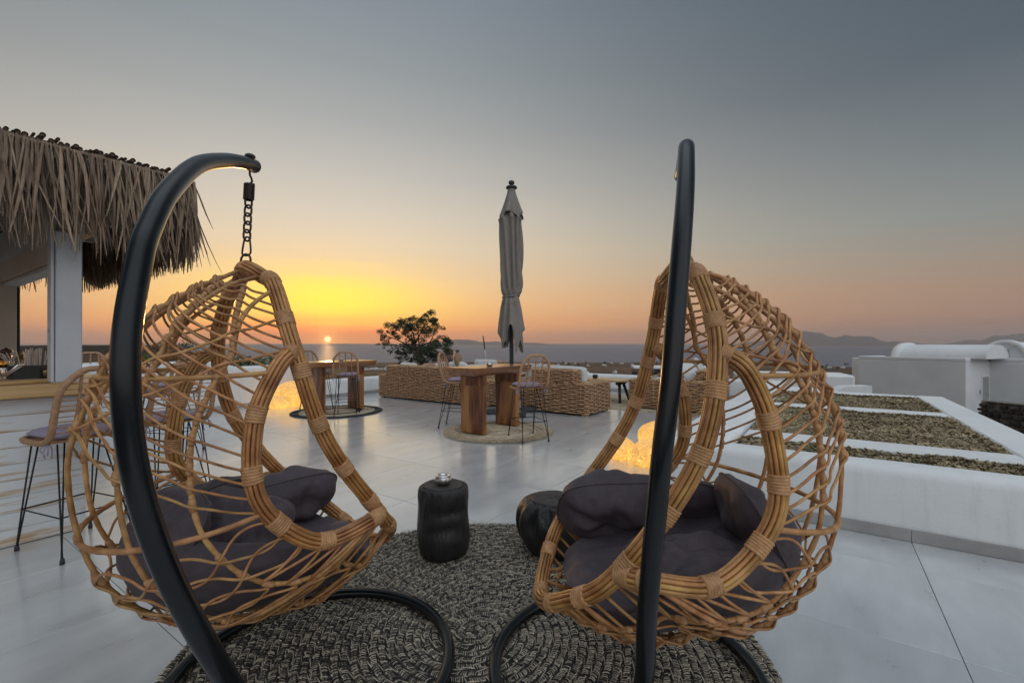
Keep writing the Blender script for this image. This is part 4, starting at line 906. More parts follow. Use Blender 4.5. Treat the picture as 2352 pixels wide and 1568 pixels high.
def mat_round(label, c, R, rings, fringe, seed):
    root = thing('round_mat', label, 'mat', c); rnd = random.Random(seed); parts = {'jute': MB(), 'jutedark': MB()}
    MB().lathe([(0, .004), (R*.985, .004), (R*.985, .001), (0, .001)][::-1], 64).build('backing', M['jute'], root)
    nr = int(R/.026)
    for i in range(nr):
        r0 = .014+i*.026; key = rings(r0/R)
        parts[key].tube([((r0+.002*nz(a*4, i))*math.cos(a), (r0+.002*nz(a*4, i))*math.sin(a), .008+.0025*math.sin(a*r0/.012)) for a in np.linspace(0, 2*math.pi, max(16, int(r0/.01)), endpoint=False)], .0105, 5, closed=True)
    for k, mb in parts.items():
        if mb.n: mb.build('woven_rings', M[k], root, kind='stuff')
    if fringe:
        mb = MB()
        for k in range(2600):
            a = rnd.uniform(0, 2*math.pi); r0 = R*rnd.uniform(.93, 1.0); l = rnd.uniform(.06, .17); a2 = a+rnd.gauss(0, .09); z0 = rnd.uniform(.008, .03)
            p0 = Vector((r0*math.cos(a), r0*math.sin(a), z0)); p2 = Vector(((r0+l)*math.cos(a2), (r0+l)*math.sin(a2), rnd.uniform(.003, .02))); p1 = (p0+p2)/2 + Vector((rnd.gauss(0, .01), rnd.gauss(0, .01), rnd.uniform(.005, .035)))
            mb.tube([p0, p1, p2], [.0036, .0032, .0016], 4, caps=False)
        mb.build('frayed_edge', M['jute'], root, kind='stuff')
    return root
mat_round('round straw mat with a frayed fringe under the middle bar table', (-.2, 6.9, .001), .70, lambda q: 'jute', True, 1)
mat_round('round mat with charcoal border and beige rings under the left bar table', (-3.44, 8.95, .001), .86, lambda q: 'jutedark' if (q > .83 or .42 < q < .56) else 'jute', False, 2)
# ------------------------------------------------------------------ rattan bar stools
def make_stool(label):
    root = thing('bar_stool', label, 'bar stool', (0, 0, 0), 0, 'rattan bar stools')      # faces +x, back at -x
    W, D, ZS, ZB = .215, .20, .735, 1.185
    # the frame is one bent cane: seat loop and back hoop share the lower corners
    back = catmull([(.20,-.17,ZS-.01), (.10,-.205,ZS-.012), (-.10,-.21,ZS-.01), (-.185,-.212,ZS+.04), (-.225,-.214,ZS+.14), (-.265,-.205,ZS+.30), (-.285,-.165,ZB-.07), (-.295,-.09,ZB-.006), (-.297,0,ZB),
                    (-.295,.09,ZB-.006), (-.285,.165,ZB-.07), (-.265,.205,ZS+.30), (-.225,.214,ZS+.14), (-.185,.212,ZS+.04), (-.10,.21,ZS-.01), (.10,.205,ZS-.012), (.20,.17,ZS-.01), (.225,.08,ZS-.01), (.23,0,ZS-.01), (.225,-.08,ZS-.01)], 6, True)
    n = len(back); MB().tube(back, [.0192*(1+.05*(-1)**i) for i in range(n)], 8, closed=True).build('back_frame', M['stoolcane'], root)
    for y in (-.105, 0, .105):
        zt = ZB-.012 if y == 0 else ZB-.035
        c = catmull([(-.293 if y == 0 else -.288, y, zt), (-.268, y, ZS+.30), (-.228, y, ZS+.14), (-.19, y, ZS+.045), (-.13, y, ZS-.004), (.0, y, ZS-.012), (.22, y, ZS-.012)], 5)
        MB().tube(c, [.0092*(1+.10*(-1)**i) for i in range(len(c))], 6).build('back_slat', M['stoolcane'], root)
    for k in range(11):
        z = ZS+.055+k*.034; t = (z-ZS)/(ZB-ZS); x = float(np.interp(z, [ZS, ZS+.04, ZS+.14, ZS+.30, ZB-.07, ZB], [-.16, -.185, -.225, -.265, -.285, -.296])); w = float(np.interp(z, [ZS, ZS+.30, ZB-.09, ZB-.04, ZB], [.212, .205, .168, .13, .0]))
        MB().tube([(x-.012*math.cos(math.pi*u/2)-.003*(-1)**k, w*u, z+.004*nz(u*2, k)) for u in np.linspace(-1, 1, 13)], .0036, 5).build('back_cane', M['stoolcane'], root)
    mb = MB()
    for k in range(11): x = -.14+k*.034; mb.tube([(x, -.2, ZS-.012), (x, 0, ZS-.016), (x, .2, ZS-.012)], .004, 5)
    mb.build('seat_weave', M['stoolcane'], root, kind='stuff')
    mb = MB()
    def pad(u, v):
        a = 2*math.pi*u; e = .5; ca, sa = math.copysign(abs(math.cos(a))**e, math.cos(a)), math.copysign(abs(math.sin(a))**e, math.sin(a))
        r = min(1, v*2) if v <= .5 else (1-v)*2; z = ZS+.012+.052*(1-.55*r**4) if v <= .5 else ZS+.008
        if abs(v-.5) < .02: z = ZS+.026
        return Vector((.03+.20*ca*r, .192*sa*r, z+.003*nz(ca*3*r, sa*3*r)))
    mb.grid(pad, 36, 17, closeu=True); mb.build('seat_pad', M['lilac'], root)
    for sy in (-1, 1):
        c = Vector((-.15, sy*.205, ZS-.015)); mb = MB()
        for dx, dy, l in ((.02, .02, .05), (-.03, .012, .06), (.005, -.014, .09), (-.012, .02, .075)):
            mb.tube(catmull([c, c+Vector((dx*.8, dy*sy, -l*.15)), c+Vector((dx*1.2, dy*sy*1.5, -l*.6)), c+Vector((dx*.6, dy*sy, -l))], 4), .0045, 5)
        mb.build('tie', M['lilac'], root)
    feet = [(.235, -.195), (.235, .195), (-.275, -.195), (-.275, .195)]
    for fx, fy in feet:
        sx, sy = math.copysign(1, fx), math.copysign(1, fy); F0 = Vector((fx, fy, .012)); mb = MB()
        tops = [Vector((sx*.15-.02, sy*.165, ZS-.02)), Vector((sx*.07-.02, sy*.165, ZS-.02))] if sx > 0 else [Vector((-.155, sy*.165, ZS-.02)), Vector((-.09, sy*.10, ZS-.02))]
        mb.tube([tops[0], F0+Vector((0, 0, .03)), F0], .0052, 6); mb.tube([tops[1], F0+Vector((-sx*.008, 0, .03)), F0], .0052, 6); lg = mb.build('leg', M['blackmetal'], root)
        MB().lathe([(.010, -.012), (.0135, -.010), (.0125, .012), (.009, .026)], 10, F0).build('foot_cap', M['plastic'], lg)
    q = [Vector((.02+sx*.205, sy*.188, .29)) for sx, sy in ((1, -1), (1, 1), (-1, 1), (-1, -1))]; q = [Vector((.205, -.187, .27)), Vector((.205, .187, .27)), Vector((-.235, .187, .27)), Vector((-.235, -.187, .27))]
    MB().tube(q, .005, 6, closed=True).build('footrest', M['blackmetal'], root)
    return root
st = make_stool('rattan bar stool right of the middle bar table, its back to the camera'); st.location = (.22, 6.42, .002); st.rotation_euler = (0, 0, rad(112))
def stool_at(x, y, deg, label): return copy_thing(st, label, loc=(x, y, .002), rz=rad(deg))
stool_at(-.86, 7.35, -10, 'rattan bar stool seen from the side, left of the middle bar table')
stool_at(-3.09, 8.52, 103, 'rattan bar stool standing on the dark-edged mat in front of the left bar table')
stool_at(-3.98, 9.28, -28, 'rattan bar stool left of the left bar table, behind the egg chair rim')
E_S1 = AB(.03, 3.98)
stool_at(-2.93, 3.05, 159, 'nearest rattan bar stool at the whitewashed bar, left edge of the picture')
stool_at(AB(1.45, 4.35).x, AB(1.45, 4.35).y, 150, 'second rattan bar stool along the bar, mostly behind the left hanging chair')
stool_at(-4.22, 5.62, 168, 'sideways rattan bar stool past the bar end, seen through the left egg chair')
stool_at(-4.95, 6.35, -140, 'rattan bar stool with its back to the far white parapet, behind the left stand')
stool_at(-7.0, 7.45, -60, 'rattan bar stool on the far side of the bar, right of the white post')
stool_at(-6.2, 5.6, -40, 'rattan bar stool on the far side of the bar, half hidden by the white post')
# ------------------------------------------------------------------ wicker sofas
def rr_path(L_, D_, r, step):
    x, y = L_/2-r, D_/2-r; pts = []
    segs = [((x, -y), 0), ((x, y), 1), ((-x, y), 2), ((-x, -y), 3)]
    P = []
    for (cx, cy), k in segs:
        for t in np.linspace(-math.pi/2+k*math.pi/2, k*math.pi/2, 6): P.append((cx+r*math.cos(t), cy+r*math.sin(t)))
    P.append(P[0]); P = np.array(P); d = np.r_[0, np.cumsum(np.linalg.norm(np.diff(P, axis=0), axis=1))]; n = int(d[-1]/step); n -= n % 4
    t = np.linspace(0, d[-1], n, endpoint=False); return np.stack([np.interp(t, d, P[:, k]) for k in (0, 1)], 1), d[-1]
def weave_ring(root, c, L_, D_, z0, z1, core=True, stake=.18, row=.035, r=.0142):
    per = 8; step = stake/per; P, tot = rr_path(L_, D_, .05, step); n = len(P); T = np.roll(P, -1, 0)-np.roll(P, 1, 0); T /= np.linalg.norm(T, axis=1)[:, None]; Nn = np.stack([T[:, 1], -T[:, 0]], 1)
    k = 0; z = z0+r
    while z < z1-r*.4:
        s = np.arange(n)/per; off = .017*np.cos(math.pi*(s + k)); ph = k % 2
        pts = [(c[0]+P[i, 0]+Nn[i, 0]*off[i], c[1]+P[i, 1]+Nn[i, 1]*off[i], z+.0018*nz(i*.21, k*3.1)) for i in range(n)]
        MB().tube(pts, r, 5, closed=True).build('wicker_strand', M['wicker'], root); z += row*(1+.05*nz(k*1.3, 2)); k += 1
    mb = MB()
    for i in range(0, n, per):
        for o in (-.007, .007):
            q = (c[0]+P[i, 0]+T[i, 0]*o, c[1]+P[i, 1]+T[i, 1]*o); mb.tube([(q[0], q[1], z0+.01), (q[0], q[1], z1-.006)], .006, 5)
    mb.build('stakes', M['wicker'], root, kind='stuff')
    if core: MB().box((c[0], c[1], (z0+z1)/2), (L_-.045, D_-.045, z1-z0-.02)).build('core', M['wickerdark'], root)
def weave_top(root, c, L_, D_, z, along, crown=.03, row=.032):
    """rounded woven lid; strands cross it in one direction"""
    mb = MB(); n = int((L_ if along == 'y' else D_)/row); half = (D_ if along == 'y' else L_)/2
    for k in range(n+1):
        p = -((L_ if along == 'y' else D_)/2) + k*row + .004; m = max(7, int(half*2/.03)); pts = []
        for i in range(m):
            q = -half+2*half*i/(m-1); e = 1-abs(q/half)**4; e2 = 1-abs(p/((L_ if along == 'y' else D_)/2+.001))**6
            zz = z - .012 + crown*e*max(0, e2)**.5 + .006*math.cos(math.pi*(i*.5+k)); pts.append((c[0]+p, c[1]+q, zz) if along == 'y' else (c[0]+q, c[1]+p, zz))
        mb.tube(pts, .0135, 5)
    mb.build('top_weave', M['wicker'], root, kind='stuff')
def sofa(label, corner, rz, L_, D_, arm, zb, za, back=True, cat='sofa', name='wicker_sofa', seat=True):
    """origin at the rear left foot as seen from behind: x runs along the back, y goes forward into the seat"""
    root = thing(name, label, cat, corner, rz)
    bt = .26
    weave_ring(root, (L_/2, D_/2), L_, D_, .035, za-.005, False)
    mb = MB()
    for c_, s_ in (((arm/2, D_/2, za/2+.01), (arm-.045, D_-.045, za-.05)), ((L_-arm/2, D_/2, za/2+.01), (arm-.045, D_-.045, za-.05)), ((L_/2, bt/2, za/2+.01), (L_-2*arm, bt-.045, za-.05)), ((L_/2, D_/2+bt/2, (za-.16)/2+.01), (L_-2*arm, D_-bt-.045, za-.21))): mb.box(c_, s_)
    mb.build('core', M['wickerdark'], root)
    if back:
        weave_ring(root, (L_/2, bt/2+.01), L_-2*arm, bt, za-.004, zb)
        weave_top(root, (L_/2, bt/2+.01), L_-2*arm, bt, zb, 'y', .022)
    for x in (arm/2, L_-arm/2): weave_top(root, (x, D_/2), arm, D_, za, 'x' if False else 'x', .02)
    weave_top(root, (L_/2, D_/2+bt/2), L_-2*arm, D_-bt, za-.16, 'y', .0)
    if seat:
        mb = MB(); mb.box((L_/2, D_/2+bt/2, za-.12), (L_-2*arm-.02, D_-bt-.04, .10), None, .035); mb.build('seat_cushion', M['linen'], root)
    for x, y in ((.09, .09), (L_-.09, .09), (.09, D_-.09), (L_-.09, D_-.09)): MB().box((x, y, .018), (.10, .10, .036), None, .004).build('foot', M['pine'], root)
    return root
RZB = math.atan2(-DB.y, -DB.x)     # x axis of a sofa along -b, y axis along +a
p = Vector((-3.37, 11.447, 0)); s1 = sofa('long wicker sofa seen from behind, with a couple on it, left of the middle table', p, RZB, 3.45, 1.05, .26, .80, .56)
p = Vector((1.387, 8.33, 0)) + DB*1.47; s2 = sofa('wicker armchair seen from behind, right of the umbrella pole', p, RZB, 1.47, 1.09, .24, .84, .60, True, 'armchair', 'wicker_armchair')
# sofa at the right faces left: its back stands along a on the right
p = Vector((3.72, 8.62, 0)); s3 = sofa('dark wicker sofa side-on behind the right stand, with pale cushions', p, ANG_A, 2.3, 1.55, .26, .80, .60)
def rear_chair(label, c, rz): return sofa(label, c, rz, 1.25, .95, .22, .80, .55, True, 'armchair', 'wicker_armchair')
s4 = rear_chair('wicker armchair with a tall pale cushion, beyond the middle table left of the umbrella', AB(11.3, 7.80), RZB + math.pi)
s5 = rear_chair('wicker armchair beyond the umbrella, half hidden by the nearer armchair', AB(10.15, 5.35), RZB + math.pi)
def M4(loc, rz, tilt, roll=0): return Matrix.Translation(loc) @ Matrix.Rotation(rz, 4, 'Z') @ Matrix.Rotation(tilt, 4, 'X') @ Matrix.Rotation(roll, 4, 'Y')
def sofa_pt(s, x, y, z): return Vector(s.location) + Matrix.Rotation(s.rotation_euler.z, 3, 'Z') @ Vector((x, y, z))
pillow('pale linen cushion at the left end of the long wicker sofa', 'linen', M4(sofa_pt(s1, .62, .40, .70), RZB, rad(70), rad(8)), .27, .17, .08, 1, .01, p=6)
pillow('pale linen cushion beside the blond head on the long wicker sofa', 'linen', M4(sofa_pt(s1, 2.82, .40, .70), RZB, rad(66), rad(-8)), .34, .19, .09, 2, .01, p=6)
pillow('pale linen back cushion in the nearer right armchair', 'linen', M4(sofa_pt(s2, .80, .40, .70), RZB, rad(80)), .47, .20, .09, 3, .008, p=7)
pillow('tall pale linen cushion in the armchair left of the umbrella', 'linen', M4(sofa_pt(s4, .68, .36, .645), s4.rotation_euler.z, rad(78)), .45, .22, .09, 4, .008, p=7)
pillow('pale cushion in the armchair half hidden behind the right stool', 'linen', M4(sofa_pt(s5, .60, .36, .62), s5.rotation_euler.z, rad(78)), .38, .22, .09, 5, .008, p=7)
pillow('pale cushion leaning on the back of the dark wicker sofa', 'linen', M4(sofa_pt(s3, 1.35, .44, .80), s3.rotation_euler.z, rad(66), rad(10)), .33, .25, .09, 6, .012)
pillow('second pale cushion propped beside the other on the dark wicker sofa', 'linen', M4(sofa_pt(s3, .78, .52, .76), s3.rotation_euler.z, rad(52), rad(-16)), .28, .24, .09, 7, .012)
# ------------------------------------------------------------------ coffee table and its rug
rg = thing('woven_rug', 'sand coloured fringed rug under the low table between the right sofas', 'rug', AB(10.15, 3.55, .001), ANG_A)
MB().box((0, 0, .006), (2.5, 2.9, .01), None, .003).build('field', M['sandrug'], rg)
mb = MB(); rnd = random.Random(5)
for k in range(240):
    y = -1.45+2.9*k/240; x = -1.25; mb.tube([(x, y, .008), (x-.04, y+rnd.gauss(0, .012), .018), (x-.085, y+rnd.gauss(0, .02), .004)], .004, 4)
mb.build('fringe', M['jute'], rg, kind='stuff')
ct = thing('low_table', 'pale live-edge low table on black trestle legs between the right sofas', 'table', AB(10.0, 4.25, .012), ANG_A + math.pi/2); ct.scale = (1, 1, .85)
mb = MB(); nn = 28
ring = [Vector(((.62+.03*nz(math.cos(a)*2, math.sin(a)*2))*math.copysign(abs(math.cos(a))**.7, math.cos(a)), (.36+.03*nz(math.cos(a)*2, math.sin(a)*2, 4))*math.copysign(abs(math.sin(a))**.7, math.sin(a)), 0)) for a in np.linspace(0, 2*math.pi, nn, endpoint=False)]
vs = [p*.97+Vector((0, 0, .545)) for p in ring] + [p+Vector((0, 0, .555)) for p in ring] + [p+Vector((0, 0, .585)) for p in ring] + [p*.985+Vector((0, 0, .592)) for p in ring]
mb.add(vs, [(j*nn+k, j*nn+(k+1) % nn, (j+1)*nn+(k+1) % nn, (j+1)*nn+k) for j in range(3) for k in range(nn)] + [tuple(range(nn))[::-1], tuple(3*nn+k for k in range(nn))], False); mb.build('table_top', M['pine'], ct)
for x in (-.42, .42):
    for sy in (-1, 1): MB().tube([(x+.08*(1 if x > 0 else -1), sy*.30, .0), (x, sy*.12, .50)], [.03, .038], 8).build('leg', M['stump'], ct)
    MB().tube([(x, -.26, .505), (x, .26, .505)], .042, 8).build('cross_bar', M['stump'], ct)
MB().lathe([(0, 0), (.05, 0), (.062, .02), (.062, .07), (.055, .085), (.05, .07), (0, .03)], 20).build('cup', M['stump'])
o = bpy.data.objects['cup']; o.location = AB(10.05, 4.5, .518); tag(o, 'small black cup on the pale low table', 'cup')
# ------------------------------------------------------------------ closed umbrella
UM = Vector((-.01, 8.8, 0))
um = thing('patio_umbrella', 'tall closed taupe umbrella on a graphite pole, tied near its hem', 'umbrella', UM)
uz = lambda y: H-(y-CY)/F*UM.y
MB().tube([(0, 0, .05), (0, 0, uz(428))], .041, 14).build('pole', M['umbpole'], um)
bs = MB()
for a in (rad(20), rad(110)):
    d = Vector((math.cos(a), math.sin(a), 0)); bs.bar(-d*.62+Vector((0, 0, .055 if a < 1 else .056)), d*.62+Vector((0, 0, .055 if a < 1 else .056)), .12, .09, .008)
bs.build('base_cross', M['umbpole'], um)
MB().tube([(0, 0, .10), (0, 0, .45)], .058, 14).build('base_sleeve', M['umbpole'], um)
mb = MB(); NA = 96
prf = [(432, .06), (450, .085), (480, .135), (497, .20), (503, .235), (512, .215), (540, .222), (580, .228), (620, .235), (650, .228), (672, .19), (681, .145), (690, .17), (712, .215), (745, .25), (762, .262), (775, .235)]
prf = [(float(y), float(r)) for y, r in zip(np.interp(np.linspace(0, 1, 64), np.linspace(0, 1, len(prf)), [p[0] for p in prf]), np.interp(np.linspace(0, 1, 64), np.linspace(0, 1, len(prf)), [p[1] for p in prf]))]
def umb(u, v):
    i = v*63; k = min(62, int(i)); fr = i-k; y = prf[k][0]*(1-fr)+prf[k+1][0]*fr; r = prf[k][1]*(1-fr)+prf[k+1][1]*fr
    a = 2*math.pi*u; tw = .5*math.sin(v*5+.6); dep = .13+.22*min(1, max(0, (y-440)/70)) if y < 690 else .34
    if 668 < y < 695: dep *= .45
    f = 1 - dep*(.5+.5*math.cos(8*(a+tw)+1.6*math.sin(a*2+v*6))) - .07*math.sin(3*a+v*9) + .05*nz(math.cos(a)*2, math.sin(a)*2, v*7)
    z = uz(y)
    if v > .86: z += (.22*math.cos(4*a+.9) + .09*math.sin(7*a))*((v-.86)/.14)
    return Vector((r*f*math.cos(a)-.012*math.sin(v*4), r*f*math.sin(a), z))
mb.grid(umb, NA, 64, closeu=True); cn = mb.build('canopy', M['umbrella'], um)
sm = cn.modifiers.new('t', 'SOLIDIFY'); sm.thickness = .006
mb = MB()     # vent flap at the top
mb.grid(lambda u, v: Vector(((.055+.19*v**1.2)*(1-.25*v*(.5+.5*math.cos(8*2*math.pi*u+.7)))*math.cos(2*math.pi*u), (.055+.19*v**1.2)*(1-.25*v*(.5+.5*math.cos(16*math.pi*u+.7)))*math.sin(2*math.pi*u), uz(431+v*66)+.05*v*math.cos(8*math.pi*u+1))), 64, 12, closeu=True)
vf = mb.build('vent_flap', M['umbrella'], um); sm = vf.modifiers.new('t', 'SOLIDIFY'); sm.thickness = .005
MB().lathe([(.0, 0), (.105, 0), (.112, .012), (.10, .035), (.03, .045), (.025, .06), (.052, .085), (.06, .11), (.05, .14), (.02, .155), (0, .157)], 20, (0, 0, uz(433))).build('finial', M['umbpole'], um)
MB().tube([((.152+.01*math.cos(8*a))*math.cos(a)-.01, (.152+.01*math.cos(8*a))*math.sin(a), uz(681)+.012*math.cos(a)) for a in np.linspace(0, 2*math.pi, 48, endpoint=False)], .018, 6, closed=True).build('tie_band', M['umbrella'], um)
MB().bar((-.16, -.10, uz(684)), (-.20, -.12, uz(706)), .03, .006).build('band_tail', M['umbrella'], um)
for k in range(8):
    a = 2*math.pi*(k+.3)/8; MB().bar((.12*math.cos(a), .12*math.sin(a), uz(745)), (.135*math.cos(a), .135*math.sin(a), uz(792)-.02*(k % 3)), .022, .016).build('rib_end', M['umbpole'], um)
# ------------------------------------------------------------------ glowing mosaic stones
def lampstone(label, c, rx, ry, rz_, yaw, seed, group, lean=0.0):
    mb = MB()
    def fn(u, v):
        a = 2*math.pi*u; t = math.pi*v; d = Vector((math.sin(t)*math.cos(a), math.sin(t)*math.sin(a), math.cos(t)))
        k = 1+.05*nz(d.x*1.2+seed, d.y*1.2, d.z*1.2); z = max(-.82, d.z)
        return Vector((d.x*rx*k*(1-.14*d.z), d.y*ry*k, (z+.82)*rz_*k*.55 + lean*d.x*rz_*.3))
    mb.grid(fn, 40, 20, closeu=True); o = mb.build('lamp_stone', M['lamp']); o.location = c; o.rotation_euler = (0, 0, yaw); return tag(o, label, 'lamp', group)
G = 'glowing mosaic stone lamps'
lampstone('small glowing mosaic stone nearest the right chair rim, left of its two neighbours', floor_at(1434, 1058)+Vector((0, .12, .003)), .165, .15, .25, .3, 1, G)
lampstone('glowing egg-shaped mosaic stone just left of the right stand, in front', floor_at(1497, 1074)+Vector((0, .12, .003)), .205, .17, .285, -.25, 2, G)
lampstone('larger glowing mosaic stone behind the other two, beside the right stand', floor_at(1515, 1030)+Vector((0, .12, .003)), .25, .2, .33, .2, 3, G)
lampstone('big humped glowing mosaic stone at the far left parapet', floor_at(655, 934)+Vector((0, .25, .003)), .37, .28, .52, -.1, 4, G)
lampstone('flat glowing mosaic stone in front of the humped one at the far parapet', floor_at(634, 938)+Vector((0, .08, .003)), .28, .16, .27, .0, 5, G)
lampstone('glowing mosaic stone at the far parapet, left of the humped one, behind the rim', floor_at(590, 934)+Vector((0, .25, .003)), .20, .18, .30, .4, 6, G)
# ------------------------------------------------------------------ whitewashed bar
BF = 4.46; BE = .97
bar = thing('bar_counter', 'whitewashed plank bar with a thick pine counter, at the left edge', 'bar', AB(-1, BF+.4), ANG_A)
def bl(a, b, z): return Vector((a+1, b-BF-.4, z))        # bar-local: x along a, y along b
MB().box(bl((-3.2+BE)/2, BF+.33, .49), (BE+3.2-.05, .62, .96)).build('body', M['wickerdark'], bar)
zz = 0.004
for k in range(9):
    hgt = .108; me = MB().box((0, 0, 0), (BE+3.2, .022, hgt-.0018), None, .003)
    o = me.build('front_plank', M['whitewash'], bar); o.location = bl((BE-3.2)/2, BF, zz+hgt/2)
    me = MB().box((0, 0, 0), (.70, .022, hgt-.0018), None, .003); o = me.build('end_plank', M['whitewash'], bar); o.location = bl(BE-.013, BF+.365, zz+hgt/2); o.rotation_euler = (0, 0, math.pi/2)
    zz += hgt
MB().box(bl(-.62-.93, BF+.42, 1.035), (1.86, 1.12, .09), None, .006).build('counter_board', M['pine'], bar)
MB().box(bl(.93, BF+.25, 1.03), (3.086, .70, .085), None, .006).build('counter_board', M['pine'], bar) if False else MB().box(bl((-.614+1.25)/2, BF+.98, 1.028), (1.86, 2.20, .085), None, .006).build('counter_board', M['pine'], bar)
ZC = 1.081
# posts and roof frame
kio = thing('bar_shelter', 'white post and beam shelter over the bar with a dry palm thatch fringe', 'shelter', AB(-1, BF+.4), ANG_A)
def kb(name, mat, p, q, w, h, par=kio, bev=.004): return MB().bar(bl(*p), bl(*q), w, h, bev).build(name, M[mat], par)
def kbox(name, mat, c, s, par=kio, bev=.004): return MB().box(bl(*c), s, None, bev).build(name, M[mat], par)
pa, pb = .86, 4.40
post = kbox('post', 'whitepaint', (pa, pb, (ZC+2.12)/2+.001), (.135, .14, 2.12-ZC), kio, .006)
kbox('edge_strip', 'whitepaint', (pa-.08, pb+.0, (ZC+2.12)/2+.001), (.018, .10, 2.118-ZC), post, .003)
# pencilled mark on the post
mb = MB()
for (x0, z0), (x1, z1) in (((0, 0), (.012, .03)), ((-.002, .004), (.006, .0)), ((.012, .045), (.018, .052)), ((.02, .06), (.028, .095)), ((.026, .082), (.040, .075)), ((.026, .082), (.036, .098))):
    mb.bar(bl(pa-.0895, pb-.035+x0*1.0, 1.37+z0*.8), bl(pa-.0895, pb-.035+x1*1.0, 1.37+z1*.8), .0012, .003)
mb.build('pencil_mark', M['ink'], post)
kbox('post', 'beige', (.84, 6.62, (ZC+2.0)/2), (.16, .20, 2.0-ZC), kio, .006)
kbox('window_frame', 'plastic', (.935, 6.62, (ZC+2.0)/2), (.018, .16, 1.99-ZC), kio, .003)
kbox('header_board', 'beige', (.84, 5.56, 2.02), (.06, 2.16, .17), kio, .004)
kbox('header_rail', 'whitepaint', (.88, 5.56, 1.917), (.10, 2.16, .03), kio, .003)
kbox('upper_board', 'whitepaint', (.84, 5.56, 2.26), (.05, 2.16, .30), kio, .004)
ROOFZ = 2.60
for b in (4.30, 5.3, 6.3): kbox('rafter', 'whitepaint', (-.6, b, ROOFZ-.13), (4.2, .07, .14), kio, .004)
for a in (1.42, .55, -.4, -1.4): kbox('purlin', 'whitepaint', (a, 5.35, ROOFZ-.25 if a != 1.42 else ROOFZ-.02), (.09, 2.5, .10), kio, .004)
kbox('corner_beam', 'beam', (.97, 4.62, 2.30), (.05, .60, .36), kio, .003)
kbox('corner_beam_face', 'whitepaint', (.925, 4.62, 2.295), (.035, .598, .35), kio, .003)
for k in range(0): kbox('louvre_slat', 'whitepaint', (1.15, 4.7+k*.16, 2.02+.0*k), (.34, .075, .018), kio, .002)
kbox('eave_beam', 'whitepaint', (-.75, 4.13, ROOFZ-.03), (4.5, .07, .05), kio, .003)
EA, EB = 1.50, 4.06
rnd = random.Random(21)
# canes of the roof: their cut ends show along the eave
x = -2.6
while x < EA+.02:
    r = rnd.uniform(.008, .017); z = ROOFZ+.022+r+rnd.choice((0, 0, .012, .03))*rnd.random(); b0 = EB+.045-rnd.random()*.04; y1 = b0+rnd.uniform(1.2, 2.4); s = rnd.gauss(0, .03)
    mb = MB(); P0, P1 = bl(x, b0, z+.012), bl(x+s, y1, z+.012); mb.tube([P0, P1], [r, r*.9], 8, caps=False); d = (P1-P0).normalized()
    mb.tube([P0+d*.012, P0+d*.0125], r*.98, 8); mb.build('roof_cane', M['reed'], kio); x += r*2*rnd.uniform(.7, 1.2)
# thatch: long dry leaves hung over the front rail
MB().tube([bl(-2.7, EB, ROOFZ+.012), bl(-1, EB, ROOFZ+.006), bl(EA, EB, ROOFZ+.01)], .012, 8).build('thatch_rail', M['palm'], kio)
def leaf(mbx, top, ln, w, lean, out, curl, seed, bend=0.0, side=None):
    """one hanging strip: folded along its midrib, narrowing to a frayed tip"""
    ax, ay = (Vector((1, 0, 0)), Vector((0, -1, 0))) if side is None else side
    n = 7; vs = []
    for i in range(n):
        t = i/(n-1); c = top + ax*(lean*t + bend*t*t) + ay*(out*math.sin(t*2.2)*.5 + .015*nz(t*2, seed)) + Vector((0, 0, -ln*t))
        ww = w*(1-.75*max(0, (t-.55)/.45)**1.3)*(1 if t > .05 else .7); an = curl*t + seed; dx = ax*math.cos(an)*ww/2 + ay*math.sin(an)*ww/2; f = ay*ww*.22*math.cos(an) - ax*ww*.22*math.sin(an)
        vs += [c-dx, c+f, c+dx]
    mbx.add(vs, [(i*3+k, (i+1)*3+k, (i+1)*3+k+1, i*3+k+1) for i in range(n-1) for k in range(2)])
for k in range(285):
    a = -1.55 + (EA+1.55)*((k+rnd.random())/285); mb = MB(); layer = k % 3
    leaf(mb, bl(a, EB-.012-layer*.012+.004*rnd.random(), ROOFZ+.012+rnd.uniform(-.01, .012)), rnd.uniform(.40, .74), rnd.uniform(.007, .021), rnd.gauss(.03, .07), rnd.uniform(-.02, .06), rnd.gauss(0, .9), rnd.gauss(0, .5), rnd.gauss(0, .05))
    mb.build('palm_leaf', M['palm'], kio)
mb = MB()       # rest of the front row, behind and beyond the left edge
for k in range(1700):
    a = rnd.uniform(-2.8, EA); leaf(mb, bl(a, EB+.01+.05*rnd.random(), ROOFZ-.0), rnd.uniform(.32, .66), rnd.uniform(.005, .016), rnd.gauss(.03, .06), rnd.uniform(-.03, .03), rnd.gauss(0, 1), rnd.gauss(0, .7))
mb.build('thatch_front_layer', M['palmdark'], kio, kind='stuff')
mb = MB()       # the return along the far end, seen from inside
sd = (Vector((0, 1, 0)), Vector((1, 0, 0)))
for k in range(1500):
    b = rnd.uniform(EB, 6.9); leaf(mb, bl(EA+rnd.uniform(-.03, .03), b, ROOFZ+.01), rnd.uniform(.45, .70), rnd.uniform(.01, .03), rnd.gauss(-.04, .08), rnd.uniform(-.02, .06), rnd.gauss(0, 1), rnd.gauss(0, .6), rnd.gauss(0, .05), sd)
for k in range(700):
    a = rnd.uniform(-2.2, EA); leaf(mb, bl(a, 6.9+rnd.uniform(-.04, .04), ROOFZ+.01), rnd.uniform(.45, .72), rnd.uniform(.01, .03), rnd.gauss(0, .08), rnd.uniform(-.03, .03), rnd.gauss(0, 1), rnd.gauss(0, .6))
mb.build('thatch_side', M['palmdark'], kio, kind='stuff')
MB().box(bl(-.65, 5.5, ROOFZ+.035), (4.3, 2.8, .02)).build('roof_matting', M['palmdark'], kio)
